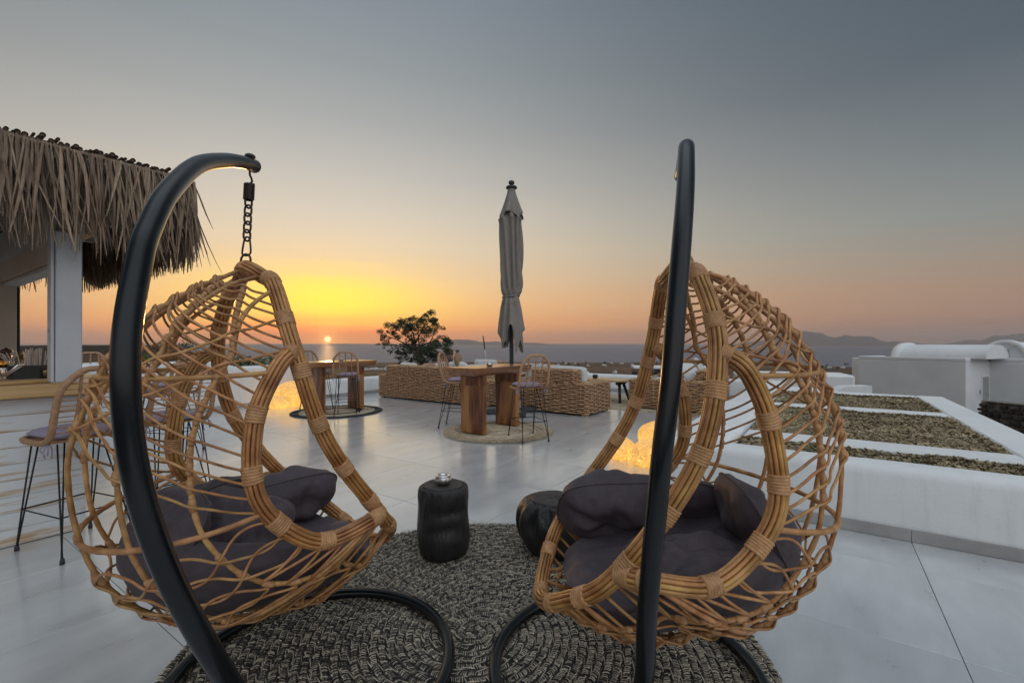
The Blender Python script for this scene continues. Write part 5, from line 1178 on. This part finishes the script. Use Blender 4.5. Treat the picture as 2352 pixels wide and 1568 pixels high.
mb = MB(); leaf(mb, bl(EA, EB-.02, ROOFZ-.0), .34, .012, .14, .02, .2, .3); mb.build('stray_leaf', M['palm'], kio)
# a palm frond hanging under the roof
mb = MB(); c0 = bl(.25, 5.6, 2.02)
for k in range(17):
    an = rad(-165+k*9); L_ = .52*(.8+.2*math.sin(k*.4)); d = Vector((math.cos(an)*.9, .1, math.sin(an)*.75)); pts = [c0+d*L_*t+Vector((0, 0, -.12*t*t)) for t in np.linspace(0, 1, 6)]
    for i in range(5):
        w0, w1 = .016*(1-.7*i/5), .016*(1-.7*(i+1)/5); pp = Vector((-d.z, 0, d.x)).normalized(); mb.add([pts[i]-pp*w0, pts[i]+pp*w0, pts[i+1]+pp*w1, pts[i+1]-pp*w1], [(0, 1, 2, 3)])
mb.build('hanging_frond', M['palmdark'], kio)
# ------------------------------------------------------------------ things on the counter
def cpx(x, y): p = at(x, y, (H-1.0715)*F/(y-CY)); return Vector((p.x, p.y, 1.0715))
hx = cpx(66, 869)
hold = thing('straw_holder', 'black plastic caddy full of clear straws on the bar', 'holder', hx, ANG_A - rad(38))
mb = MB(); W_, D_, Hh = .20, .11, .105
for c, s in (((0, -D_/2, Hh/2), (W_, .005, Hh)), ((0, D_/2, Hh/2), (W_, .005, Hh)), ((-W_/2, 0, Hh/2), (.005, D_-.0055, Hh)), ((W_/2, 0, Hh/2), (.005, D_-.0055, Hh)), ((0, 0, .003), (W_-.006, D_-.006, .005))): mb.box(c, s, None, .001)
mb.build('box', M['plastic'], hold)
for x in (-.07, -.085): MB().box((x, -D_/2-.004, Hh*.52), (.006, .004, Hh*.7)).build('slot', M['ink'], hold)
Rm = Matrix.Rotation(ANG_A-rad(38), 3, 'Z')
for k in range(34):
    left = k < 5; x = -.06-.01*k if False else (-.055+.012*(k % 5) if left else -.02+.105*rnd.random()); y = rnd.uniform(-.035, .035); ln = rnd.uniform(.20, .235)
    tx = -.085-.012*(k % 5) if left else (x-.03)*.35+rnd.gauss(0, .012); p0 = hx+Rm @ Vector((x, y, .008)); p1 = p0 + Rm @ Vector((tx, rnd.gauss(0, .012), math.sqrt(max(.01, ln*ln-tx*tx))))
    o = MB().tube([p0, p1], .0036, 8, caps=False).build('drinking_straw', M['straw']); tag(o, 'clear plastic drinking straw standing in the black bar caddy', 'straw', 'clear straws in the bar caddy')
def lathe_thing(name, label, cat, c, prof_, mat, extra=()):
    root = thing(name, label, cat, c); MB().lathe(prof_, 28).build('body', M[mat], root)
    for nm, pr, mt in extra: MB().lathe(pr, 28).build(nm, M[mt], root)
    return root
lathe_thing('pepper_mill', 'turned dark wooden pepper mill on the bar, far left', 'mill', cpx(14, 860), [(0, 0), (.034, 0), (.036, .02), (.026, .07), (.03, .13), (.038, .17), (.03, .185)], 'millwood', (('knob', [(.012, .186), (.04, .195), (.044, .21), (.03, .226), (.008, .23), (.007, .24), (0, .244)], 'millwood'),))
lathe_thing('beer_glass', 'glass of amber beer with a foam head on the bar, far left edge', 'glass', cpx(7, 868), [(0, 0), (.03, 0), (.033, .004), (.012, .02), (.010, .06), (.03, .085), (.038, .12), (.037, .165), (.035, .165)], 'glass', (('beer', [(0, .085), (.027, .087), (.035, .12), (.0345, .142), (0, .143)], 'beer'), ('foam_head', [(0, .1435), (.034, .1435), (.034, .16), (0, .162)], 'foam')))
lathe_thing('brass_bottle', 'round-shouldered brass bottle behind the straws on the bar', 'bottle', cpx(55, 860), [(0, 0), (.055, 0), (.06, .02), (.06, .12), (.052, .15), (.03, .175), (.026, .20), (.03, .205), (0, .206)], 'brass')
lathe_thing('glass_jar', 'squat glass jar of spice beside the black straw caddy', 'jar', cpx(34, 868), [(0, 0), (.045, 0), (.048, .006), (.048, .085), (.04, .098), (.042, .105), (.038, .104), (.0, .10)], 'glass', (('spice', [(0, .004), (.043, .004), (.043, .03), (0, .034)], 'millwood'),))
lathe_thing('glass_jar', 'taller ribbed glass jar at the back of the bar, left of the straws', 'jar', cpx(42, 864), [(0, 0), (.04, 0), (.045, .01), (.045, .10), (.035, .12), (.036, .13), (0, .129)], 'glass')
lathe_thing('wooden_bowl', 'round wooden bowl on the bar beside the foot of the white post', 'bowl', cpx(106, 868), [(0, 0), (.03, 0), (.045, .02), (.048, .05), (.044, .07), (.03, .08), (0, .08)], 'brass')
br = MB().box((0, 0, .011), (.34, .20, .022), None, .004).build('serving_board', M['pine']); br.location = cpx(28, 881); br.rotation_euler = (0, 0, ANG_A+.3); tag(br, 'pine serving board lying at the front edge of the bar', 'board')
for k in range(4):
    c = cpx(4+5*k, 878-k)+Vector((0, 0, .04)); mb = MB(); mb.tube([c+Vector((-.02, 0, -.01)), c+Vector((.05, .02, .05)), c+Vector((.085, .03, .085))], [.002, .003, .009], 6); o = mb.build('bar_spoon', M['steelrim']); tag(o, 'steel spoon among the cutlery at the front left of the bar', 'spoon', 'spoons on the bar')
# ------------------------------------------------------------------ couple on the long sofa
def person(label, base, rz, joints, hair, head_c, head_r, hair_long, limbs_skin, seed):
    """one continuous body: skinned chains joined at pelvis, chest and neck; hair is a child"""
    root_loc = Vector(base); me = bpy.data.meshes.new('person'); V = []; E_ = []; Rr = []
    idx = {}
    for nm, (p, r) in joints.items(): idx[nm] = len(V); V.append(p); Rr.append(r)
    for a, b in limbs_skin: E_.append((idx[a], idx[b]))
    me.from_pydata(V, E_, []); o = bpy.data.objects.new('person', me); COL.objects.link(o); o.location = root_loc; o.rotation_euler = (0, 0, rz)
    sk = o.modifiers.new('skin', 'SKIN'); sk.use_smooth_shade = True
    for k, r in enumerate(Rr): me.skin_vertices[0].data[k].radius = (r, r)
    for v in me.skin_vertices[0].data: v.use_root = False
    me.skin_vertices[0].data[idx['pelvis']].use_root = True
    sb = o.modifiers.new('sub', 'SUBSURF'); sb.levels = 2; sb.render_levels = 2
    me.materials.append(M['shirt']); tag(o, label, 'person')
    return o
def head(o, c, r, hair, tilt, long_):
    """head with brow, nose, jaw and ears; hair cap over it"""
    mb = MB()
    def fn(u, v):
        a = 2*math.pi*u; t = math.pi*v; d = Vector((math.sin(t)*math.cos(a), math.sin(t)*math.sin(a), math.cos(t)))   # face towards +y
        k = 1.0; x, y, z = d.x*.078, d.y*.095, d.z*.115
        if d.z < 0: x *= 1-.28*d.z*d.z; y += .012*(-d.z)*max(0, d.y)
        nose = math.exp(-((d.x)/.14)**2-((d.z+.12)/.16)**2)*max(0, d.y); y += .022*nose
        eye = math.exp(-((abs(d.x)-.36)/.14)**2-((d.z-.08)/.1)**2)*max(0, d.y); y -= .009*eye
        mouth = math.exp(-((d.x)/.28)**2-((d.z+.48)/.05)**2)*max(0, d.y); y -= .005*mouth
        return Vector((x, y, z))
    R = tilt.to_4x4(); T = Matrix.Translation(c) @ R
    hm = MB(); hm.grid(lambda u, v: T @ fn(u, v), 32, 20, closeu=True)
    for sx in (-1, 1): hm.tube([T @ Vector((sx*.076, -.012, -.03)), T @ Vector((sx*.088, -.02, 0)), T @ Vector((sx*.084, -.018, .03))], [.008, .013, .009], 6)
    hd = hm.build('head', M['skin'], o)
    hb = MB()
    def hf(u, v):
        a = 2*math.pi*u; fr = max(0, math.sin(a)); p = fn(u, v*(.40+.44*(1-min(1, fr*1.6))))
        s = 1.12+.03*nz(math.cos(a)*3, math.sin(a)*3, v*4); q = Vector((p.x*s, p.y*s, p.z*s+.006))
        if fr < .3 and v > .7 and long_: q.z -= (v-.7)*.4; q.y -= .012
        return T @ q
    hb.grid(hf, 40, 18, closeu=True); hb.build('hair', M[hair], hd)
    for sx in (-1, 1): MB().lathe([(.0, -.011), (.008, -.008), (.011, 0), (.008, .008), (0, .011)], 10, T @ Vector((sx*.030, .083, .012))).build('eye', M['linen'], hd)
    return hd
def limb(o, pts, rs, name, mat, n=12):
    c = catmull(pts, 6); rr = np.interp(np.linspace(0, len(pts)-1, len(c)), range(len(pts)), rs); return MB().tube(c, list(rr), n).build(name, M[mat], o)
def hand(o, wrist, d, up):
    d, up = Vector(d).normalized(), Vector(up).normalized(); s = d.cross(up); w = Vector(wrist); mb = MB()
    mb.tube([w-d*.01, w+d*.03, w+d*.075, w+d*.088], [.024, .034, .038, .03], 10)
    for k, (off, l) in enumerate(((-.028, .062), (-.010, .075), (.010, .07), (.027, .055))):
        b = w+d*.08+s*off; mb.tube([b, b+d*l*.45+up*.004, b+d*l*.8-up*.008, b+d*l-up*.02], [.0095, .0088, .008, .0055], 8)
    b = w+d*.025+s*-.03; mb.tube([b, b+d*.03-s*.025, b+d*.055-s*.032-up*.005], [.012, .0105, .007], 8)
    return mb.build('hand', M['skin'], o)
# sofa-local axes: x along the back, y forward, so both sit with their backs to the camera
def J(**k): return k
j1 = J(pelvis=((0, 0, .0), .135), belly=((-.02, -.04, .13), .125), chest=((-.05, -.10, .30), .14), neck=((-.07, -.12, .43), .055), skull=((-.06, -.11, .50), .05),
       rsh=((.12, -.11, .38), .062), relb=((.26, .03, .30), .046), rwr=((.10, .14, .30), .034), lsh=((-.22, -.12, .37), .062), lelb=((-.46, -.18, .335), .046), lwr=((-.70, -.19, .345), .033),
       rhip=((.09, .08, -.01), .092), rkn=((.12, .48, .04), .068), ran=((.14, .60, -.36), .045), lhip=((-.09, .08, -.01), .092), lkn=((-.14, .48, .03), .068), lan=((-.16, .58, -.36), .045))
ED = [('pelvis','belly'), ('belly','chest'), ('chest','neck'), ('neck','skull'), ('chest','rsh'), ('rsh','relb'), ('relb','rwr'), ('chest','lsh'), ('lsh','lelb'), ('lelb','lwr'), ('pelvis','rhip'), ('rhip','rkn'), ('rkn','ran'), ('pelvis','lhip'), ('lhip','lkn'), ('lkn','lan')]
pb_ = sofa_pt(s1, 1.95, .64, .475)
p1_ = person('brown-haired person in a white shirt, an arm stretched along the sofa back', pb_, RZB, j1, None, None, None, False, ED, 1)
head(p1_, Vector((-.045, -.10, .47)), .1, 'hairbrown', Matrix.Rotation(rad(-18), 3, 'X') @ Matrix.Rotation(rad(-24), 3, 'Y'), False)
limb(p1_, [(-.40, -.17, .35), (-.52, -.185, .345), (-.70, -.19, .347)], [.05, .046, .036], 'forearm', 'skin'); hand(p1_, (-.70, -.19, .347), (-1, -.05, -.02), (0, 0, 1))
MB().tube([(-.655, -.19, .346), (-.672, -.19, .347)], .041, 14).build('wrist_band', M['linen'], p1_)
limb(p1_, [(.09, .085, -.01), (.12, .48, .04), (.14, .60, -.36)], [.102, .076, .052], 'trouser_leg', 'trousers'); limb(p1_, [(-.09, .085, -.01), (-.14, .48, .03), (-.16, .58, -.36)], [.102, .076, .052], 'trouser_leg', 'trousers')
j2 = dict(j1); j2.update(J(chest=((-.06, -.09, .31), .13), neck=((-.10, -.11, .43), .05), skull=((-.12, -.10, .50), .05), lsh=((-.20, -.08, .38), .058), lelb=((-.33, .0, .47), .044), lwr=((-.36, .06, .60), .033), rsh=((.10, -.10, .38), .058), relb=((.22, .06, .22), .044), rwr=((.05, .18, .2), .033)))
p2_ = person('blond person in a white top leaning in beside the brown-haired person', sofa_pt(s1, 2.28, .64, .475), RZB, j2, None, None, None, True, ED, 2)
head(p2_, Vector((-.10, -.10, .505)), .1, 'hairblond', Matrix.Rotation(rad(-8), 3, 'X') @ Matrix.Rotation(rad(-14), 3, 'Y'), True)
limb(p2_, [(-.30, -.02, .45), (-.34, .02, .53), (-.36, .06, .60)], [.047, .042, .034], 'forearm', 'skin'); hand(p2_, (-.36, .06, .60), (-.2, .3, .9), (-1, 0, 0))
limb(p2_, [(.09, .085, -.01), (.12, .48, .04), (.14, .60, -.36)], [.098, .072, .05], 'trouser_leg', 'trousers'); limb(p2_, [(-.09, .085, -.01), (-.14, .48, .03), (-.16, .58, -.36)], [.098, .072, .05], 'trouser_leg', 'trousers')
# ------------------------------------------------------------------ trees and shrubs
def leaf_cloud(mb, blobs, per, size, rnd, squash=.8):
    for (c, r) in blobs:
        c = Vector(c); n = int(per*(r**2))
        for _ in range(n):
            d = Vector((rnd.gauss(0, 1), rnd.gauss(0, 1), rnd.gauss(0, 1))).normalized()*r*(rnd.random()**.45); d.z *= squash; p = c+d
            s = size*rnd.uniform(.6, 1.4); R = Matrix.Rotation(rnd.uniform(0, 6.28), 3, 'Z') @ Matrix.Rotation(rnd.gauss(0, .9), 3, 'X') @ Matrix.Rotation(rnd.gauss(0, .6), 3, 'Y')
            mb.add([p + R @ Vector(q) for q in ((-s, 0, 0), (0, -s*.42, .1*s), (s, 0, 0), (0, s*.42, .1*s))], [(0, 1, 2, 3)], False)
def big_tree():
    Y = 24.0; rnd = random.Random(8); base = at(966, 900, Y); gz = ground_z(base.x, base.y)
    root = thing('evergreen_tree', 'wind-shaped dark evergreen tree beyond the parapet, right of the setting sun', 'tree', (base.x, base.y, gz))
    o = Vector((base.x, base.y, gz)); q = lambda x, y, dy=0: at(x, y, Y+dy)-o
    trunk = catmull([q(970, 900)*1.0 - Vector((0, 0, 0)), q(972, 850), q(968, 822), q(955, 800), q(945, 780)], 6); trunk[0] = np.array((0, 0, -.2))
    MB().tube(trunk, list(np.linspace(.16, .07, len(trunk))), 8).build('trunk', M['bark'], root)
    tips = [(880, 768), (892, 790), (905, 752), (930, 742), (960, 735), (985, 728), (1000, 750), (1015, 785), (1030, 805), (985, 800), (925, 800), (945, 765), (1038, 820), (905, 812)]
    limbs = MB()
    for k, (x, y) in enumerate(tips):
        s = Vector(trunk[rnd.randrange(len(trunk)//2, len(trunk))]); e = q(x, y, rnd.uniform(-1.2, 1.2)); m1 = s.lerp(e, .5)+Vector((rnd.gauss(0, .1), rnd.gauss(0, .2), .12))
        c = catmull([s, m1, e], 6); limbs.tube(c, list(np.linspace(.05, .012, len(c))), 6)
    limbs.build('limbs', M['bark'], root)
    blobs = []
    for x, y, r in ((883,770,.30), (878,782,.18), (897,757,.34), (915,748,.38), (937,744,.42), (955,738,.36), (975,733,.40), (990,730,.30), (980,722,.22), (1000,742,.30), (1002,758,.30), (935,760,.42), (960,757,.40), (985,760,.42), (910,772,.30), (893,790,.24), (886,795,.16), (920,795,.24), (930,808,.34), (950,800,.36), (905,815,.20), (945,822,.34), (975,800,.45), (1000,790,.46), (1015,780,.34), (1028,790,.34), (1036,805,.36), (1020,812,.42), (1000,820,.45), (975,824,.40), (1042,820,.26), (960,778,.30), (940,783,.22), (920,826,.22)):
        for _ in range(6): blobs.append((q(x+rnd.gauss(0, 8), y+rnd.gauss(0, 6.5), rnd.gauss(0, .6)), r*rnd.uniform(.35, .75)))
    mb = MB(); leaf_cloud(mb, blobs, 2600, .045, rnd); mb.build('crown', M['leaf'], root, kind='stuff'); return root
big_tree()
def shrub(label, x, y, Y, r, mat, seed, name='shrub', grp=None):
    rnd = random.Random(seed); c = at(x, y, Y); gz = min(ground_z(c.x, c.y), c.z-.1); root = thing(name, label, 'shrub', (c.x, c.y, gz), 0, grp); h = c.z-gz
    MB().tube([(0, 0, -.1), (.02, 0, h*.5), (0, .02, h)], [.06*r, .05*r, .03*r], 6).build('stem', M['bark'], root)
    mb = MB(); leaf_cloud(mb, [((rnd.gauss(0, r*.6), rnd.gauss(0, r*.6), h+rnd.gauss(0, r*.25)), r*rnd.uniform(.4, .7)) for _ in range(9)], 500/(r*r)*.5, .07*r+.03, rnd); mb.build('foliage', M[mat], root, kind='stuff'); return root
shrub('bright green shrub above the far left parapet, left of the sun', 555, 833, 24, .75, 'leafgreen', 1)
shrub('small green shrub above the parapet, left of the egg chair apex', 350, 832, 26, .5, 'leafgreen', 2)
shrub('low green shrub close to the left stand above the parapet', 322, 826, 27, .45, 'leafgreen', 3)
shrub('thin dark bush on the skyline behind the left egg chair', 430, 797, 110, 2.2, 'leaf', 4)
shrub('green scrub row above the parapet, just left of the left bar table', 632, 836, 22, .5, 'leafgreen', 5)
def plant(label, c, n, ln, seed):
    rnd = random.Random(seed); root = thing('leafy_shrub', label, 'plant', c)
    for k in range(n):
        a = rnd.uniform(0, 6.28); l = ln*rnd.uniform(.6, 1.1); d = Vector((math.cos(a), math.sin(a), rnd.uniform(.3, 1.2))).normalized(); mb = MB(); pts = [d*l*t + Vector((0, 0, -.45*l*t*t)) for t in np.linspace(0, 1, 6)]; s = d.cross(Vector((0, 0, 1))).normalized()
        vs = [p+s*w for p, t in zip(pts, np.linspace(0, 1, 6)) for w in (-.03*math.sin(math.pi*min(1, t+.1)), .03*math.sin(math.pi*min(1, t+.1)))]
        mb.add(vs, [(i*2, i*2+1, i*2+3, i*2+2) for i in range(5)]); mb.build('leaf', M['leafgreen'], root)
    MB().tube([(0, 0, -3.1), (.04, 0, -1.5), (0, 0, .02)], .022, 6).build('stem', M['bark'], root); return root
plant('small leafy plant in front of the vaulted house wall', at(2081, 912, 13.5), 16, .26, 1)
plant('tiny leafy sprig left of the leafy plant by the house', at(2062, 911, 13.5), 7, .14, 2)
# ------------------------------------------------------------------ car beyond the bar
car = thing('parked_car', 'white car parked beyond the far parapet, glimpsed between bar stools', 'car', (-23.7, 26.0, ground_z(-23.7, 26.0)), rad(12))
prof_c = [(-2.1,.35), (-2.12,.75), (-1.9,.92), (-1.1,1.0), (-.55,1.38), (.5,1.45), (1.3,1.36), (1.95,1.0), (2.1,.9), (2.1,.35)]
mb = MB(); k = len(prof_c); vs = []
for y, sc_ in ((-.85, 1.0), (.85, 1.0)):
    for x, z in prof_c: vs.append((x, y*(.82 if z > 1.05 else 1), z))
mb.add(vs, [tuple(range(k)), tuple(k+i for i in range(k))[::-1]] + [(i, k+i, k+(i+1) % k, (i+1) % k) for i in range(k)], False); body = mb.build('body', M['carwhite'], car)
for x0, x1, x2, x3 in ((-.98, -.50, .05, .05), (.12, .12, 1.22, 1.72)):
    for sy in (-1, 1):
        mb = MB(); q = [(x0, .99 if x0 > -1 else 1.0), (x1 if x1 != .12 else .12, 1.36), (x2, 1.37), (x3, 1.0)]; mb.add([(x, sy*(.862 if z < 1.1 else .71), z) for x, z in q], [(0, 1, 2, 3)], False); mb.build('side_window', M['windowdark'], car)
for x in (-1.3, 1.35):
    for sy in (-1, 1):
        w_ = MB().tube([(x, sy*.66, .33), (x, sy*.87, .33)], .33, 20).build('wheel', M['plastic'], car); MB().tube([(x, sy*.86, .33), (x, sy*.885, .33)], .2, 16).build('rim', M['steel'], w_)
for sy in (-1, 1): MB().box((-2.1, sy*.6, .72), (.08, .3, .12), None, .02).build('headlight', M['steelrim'], car)
# ------------------------------------------------------------------ pole beyond the parapet
o1, o2 = at(1109.5, 771, 14.0), at(1118, 836, 14.0); d = o2-o1
pl = thing('marker_pole', 'thin red and white marker pole leaning beyond the armchair cushion', 'pole', o2 + d*.5)
base = Vector(pl.location)
for k, (t0, t1, mt) in enumerate(((0, .42, 'umbpole'), (.42, .5, 'red'), (.5, .9, 'whitepaint'), (.9, 1.5, 'red'))): MB().tube([o1+d*t0-base, o1+d*t1-base], .018, 8).build('band', M[mt], pl)
# ------------------------------------------------------------------ far houses, shore trees
def far_house(x, y, Y, w, h, label, group, seed, dep=None, mat='farwhite'):
    rnd = random.Random(seed); c = at(x, y, Y); gz = ground_z(c.x, c.y); root = thing('far_house', label, 'house', (c.x, c.y, gz-.5), -math.atan2(c.x, c.y)+rnd.gauss(0, .3), group)
    dep = dep or w*.8
    MB().box((0, 0, h/2+.25), (w, dep, h+.5), None, .05*w*.1).build('wall', M[mat], root)
    if rnd.random() < .7: MB().box((w*.2*rnd.choice((-1, 1)), dep*.1, h+.5+h*.22), (w*.45, dep*.6, h*.44)).build('upper_storey', M[mat], root)
    n = max(1, int(w/3.2))
    for k in range(n): MB().box((-w/2+w*(k+.5)/n, -dep/2-.03, .5+h*.55), (w/n*.28, .06, h*.36)).build('window', M['windowdark'], root)
    return root
GR = 'white houses scattered along the shore plain'; rnd = random.Random(14); cnt = 0
shore = [(1190,829),(1206,830),(1222,829),(1240,831),(1262,832),(1282,831),(1300,832),(1322,830),(1351,830),(1388,832),(1405,831),(1428,832),(1452,831),(1478,832),(1500,832),(1530,832),(1556,832),(1590,833),(1130,832),(1148,830),(1100,829),(1690,833),(1740,834),(1935,837),(1905,836),(1960,838)]
for k, (x, y) in enumerate(shore):
    Y = rnd.uniform(1850, 2350); far_house(x, y, Y, rnd.uniform(9, 17), rnd.uniform(3.5, 6), 'small white house in the row along the shore', GR, k)
for k, x in enumerate((830, 838, 846, 856, 866, 876, 886, 898, 806)): far_house(x, 829, 1500+rnd.uniform(-80, 120), rnd.uniform(9, 16), rnd.uniform(4, 7), 'small white house of the village left of the tree, near the shore', 'white village houses left of the tree', 60+k)
far_house(1330, 846, 900, 22, 7, 'long white house in the fields right of the umbrella', None, 81); far_house(1352, 845.5, 905, 15, 8, 'white two-storey house beside the long one in the fields', None, 82); far_house(1412, 842, 1150, 9, 5, 'lone small white house in the fields, far from the others', None, 83)
far_house(1160, 836, 1200, 22, 8, 'sand coloured house left of the umbrella pole on the plain', None, 84, mat='beige')
for k, (x, y, Y, w, h, lb) in enumerate(((42, 787, 128, 5.0, 2.6, 'flat-roofed white house on the skyline left of the post'), (196, 797, 132, 5.6, 2.0, 'long white villa on the skyline right of the post'), (234, 798, 136, 4.6, 1.7, 'boxy white house on the skyline close to the left stand'), (222, 799, 126, 2.4, 1.0, 'low white annexe on the skyline between two villas'), (258, 799, 138, 2.8, 1.4, 'small white house on the skyline touching the left stand'), (452, 808, 150, 5, 2.0, 'white house on the skyline behind the egg chair canes'), (492, 812, 155, 5.5, 1.8, 'white house on the skyline left of the rim of the left egg chair'), (545, 815, 165, 5, 1.6, 'white house on the skyline inside the left chair opening'))):
    far_house(x, y, Y, w, h, lb, None, 100+k)
def far_tree(x, y, Y, r, seed):
    rnd = random.Random(seed); c = at(x, y, Y); gz = ground_z(c.x, c.y); root = thing('shore_tree', 'dark rounded tree in the row along the shore', 'tree', (c.x, c.y, gz), 0, 'dark trees along the shore')
    MB().tube([(0, 0, -.5), (0, 0, r)], r*.12, 5).build('trunk', M['bark'], root)
    mb = MB(); leaf_cloud(mb, [((rnd.gauss(0, r*.5), rnd.gauss(0, r*.5), r*1.1+rnd.gauss(0, r*.2)), r*rnd.uniform(.5, .8)) for _ in range(5)], 90/(r*r), r*.22, rnd); mb.build('crown', M['leaf'], root, kind='stuff')
for k in range(46):
    x = rnd.choice((rnd.uniform(1190, 1700), rnd.uniform(1190, 1700), rnd.uniform(700, 860), rnd.uniform(1850, 1990))); far_tree(x, 831, rnd.uniform(1700, 2300), rnd.uniform(4, 8.5), 200+k)
# ------------------------------------------------------------------ sea haze
hz = MB().box((0, 0, 0), (1, 1, 1)).build('haze', None, kind='stuff')
HZ_D = 40000.0; hz.scale = (2*HZ_D, 2*HZ_D, 850+140); hz.location = (0, 0, (850-140)/2)
mh = bpy.data.materials.new('haze_air'); mh.use_nodes = True; nt = mh.node_tree; nt.nodes.clear()
pv_ = nt.nodes.new('ShaderNodeVolumePrincipled'); pv_.inputs['Color'].default_value = (.9,.86,.86, 1); pv_.inputs['Density'].default_value = 2.6e-5; pv_.inputs['Anisotropy'].default_value = .3
on_ = nt.nodes.new('ShaderNodeOutputMaterial'); nt.links.new(pv_.outputs[0], on_.inputs['Volume']); hz.data.materials.append(mh)
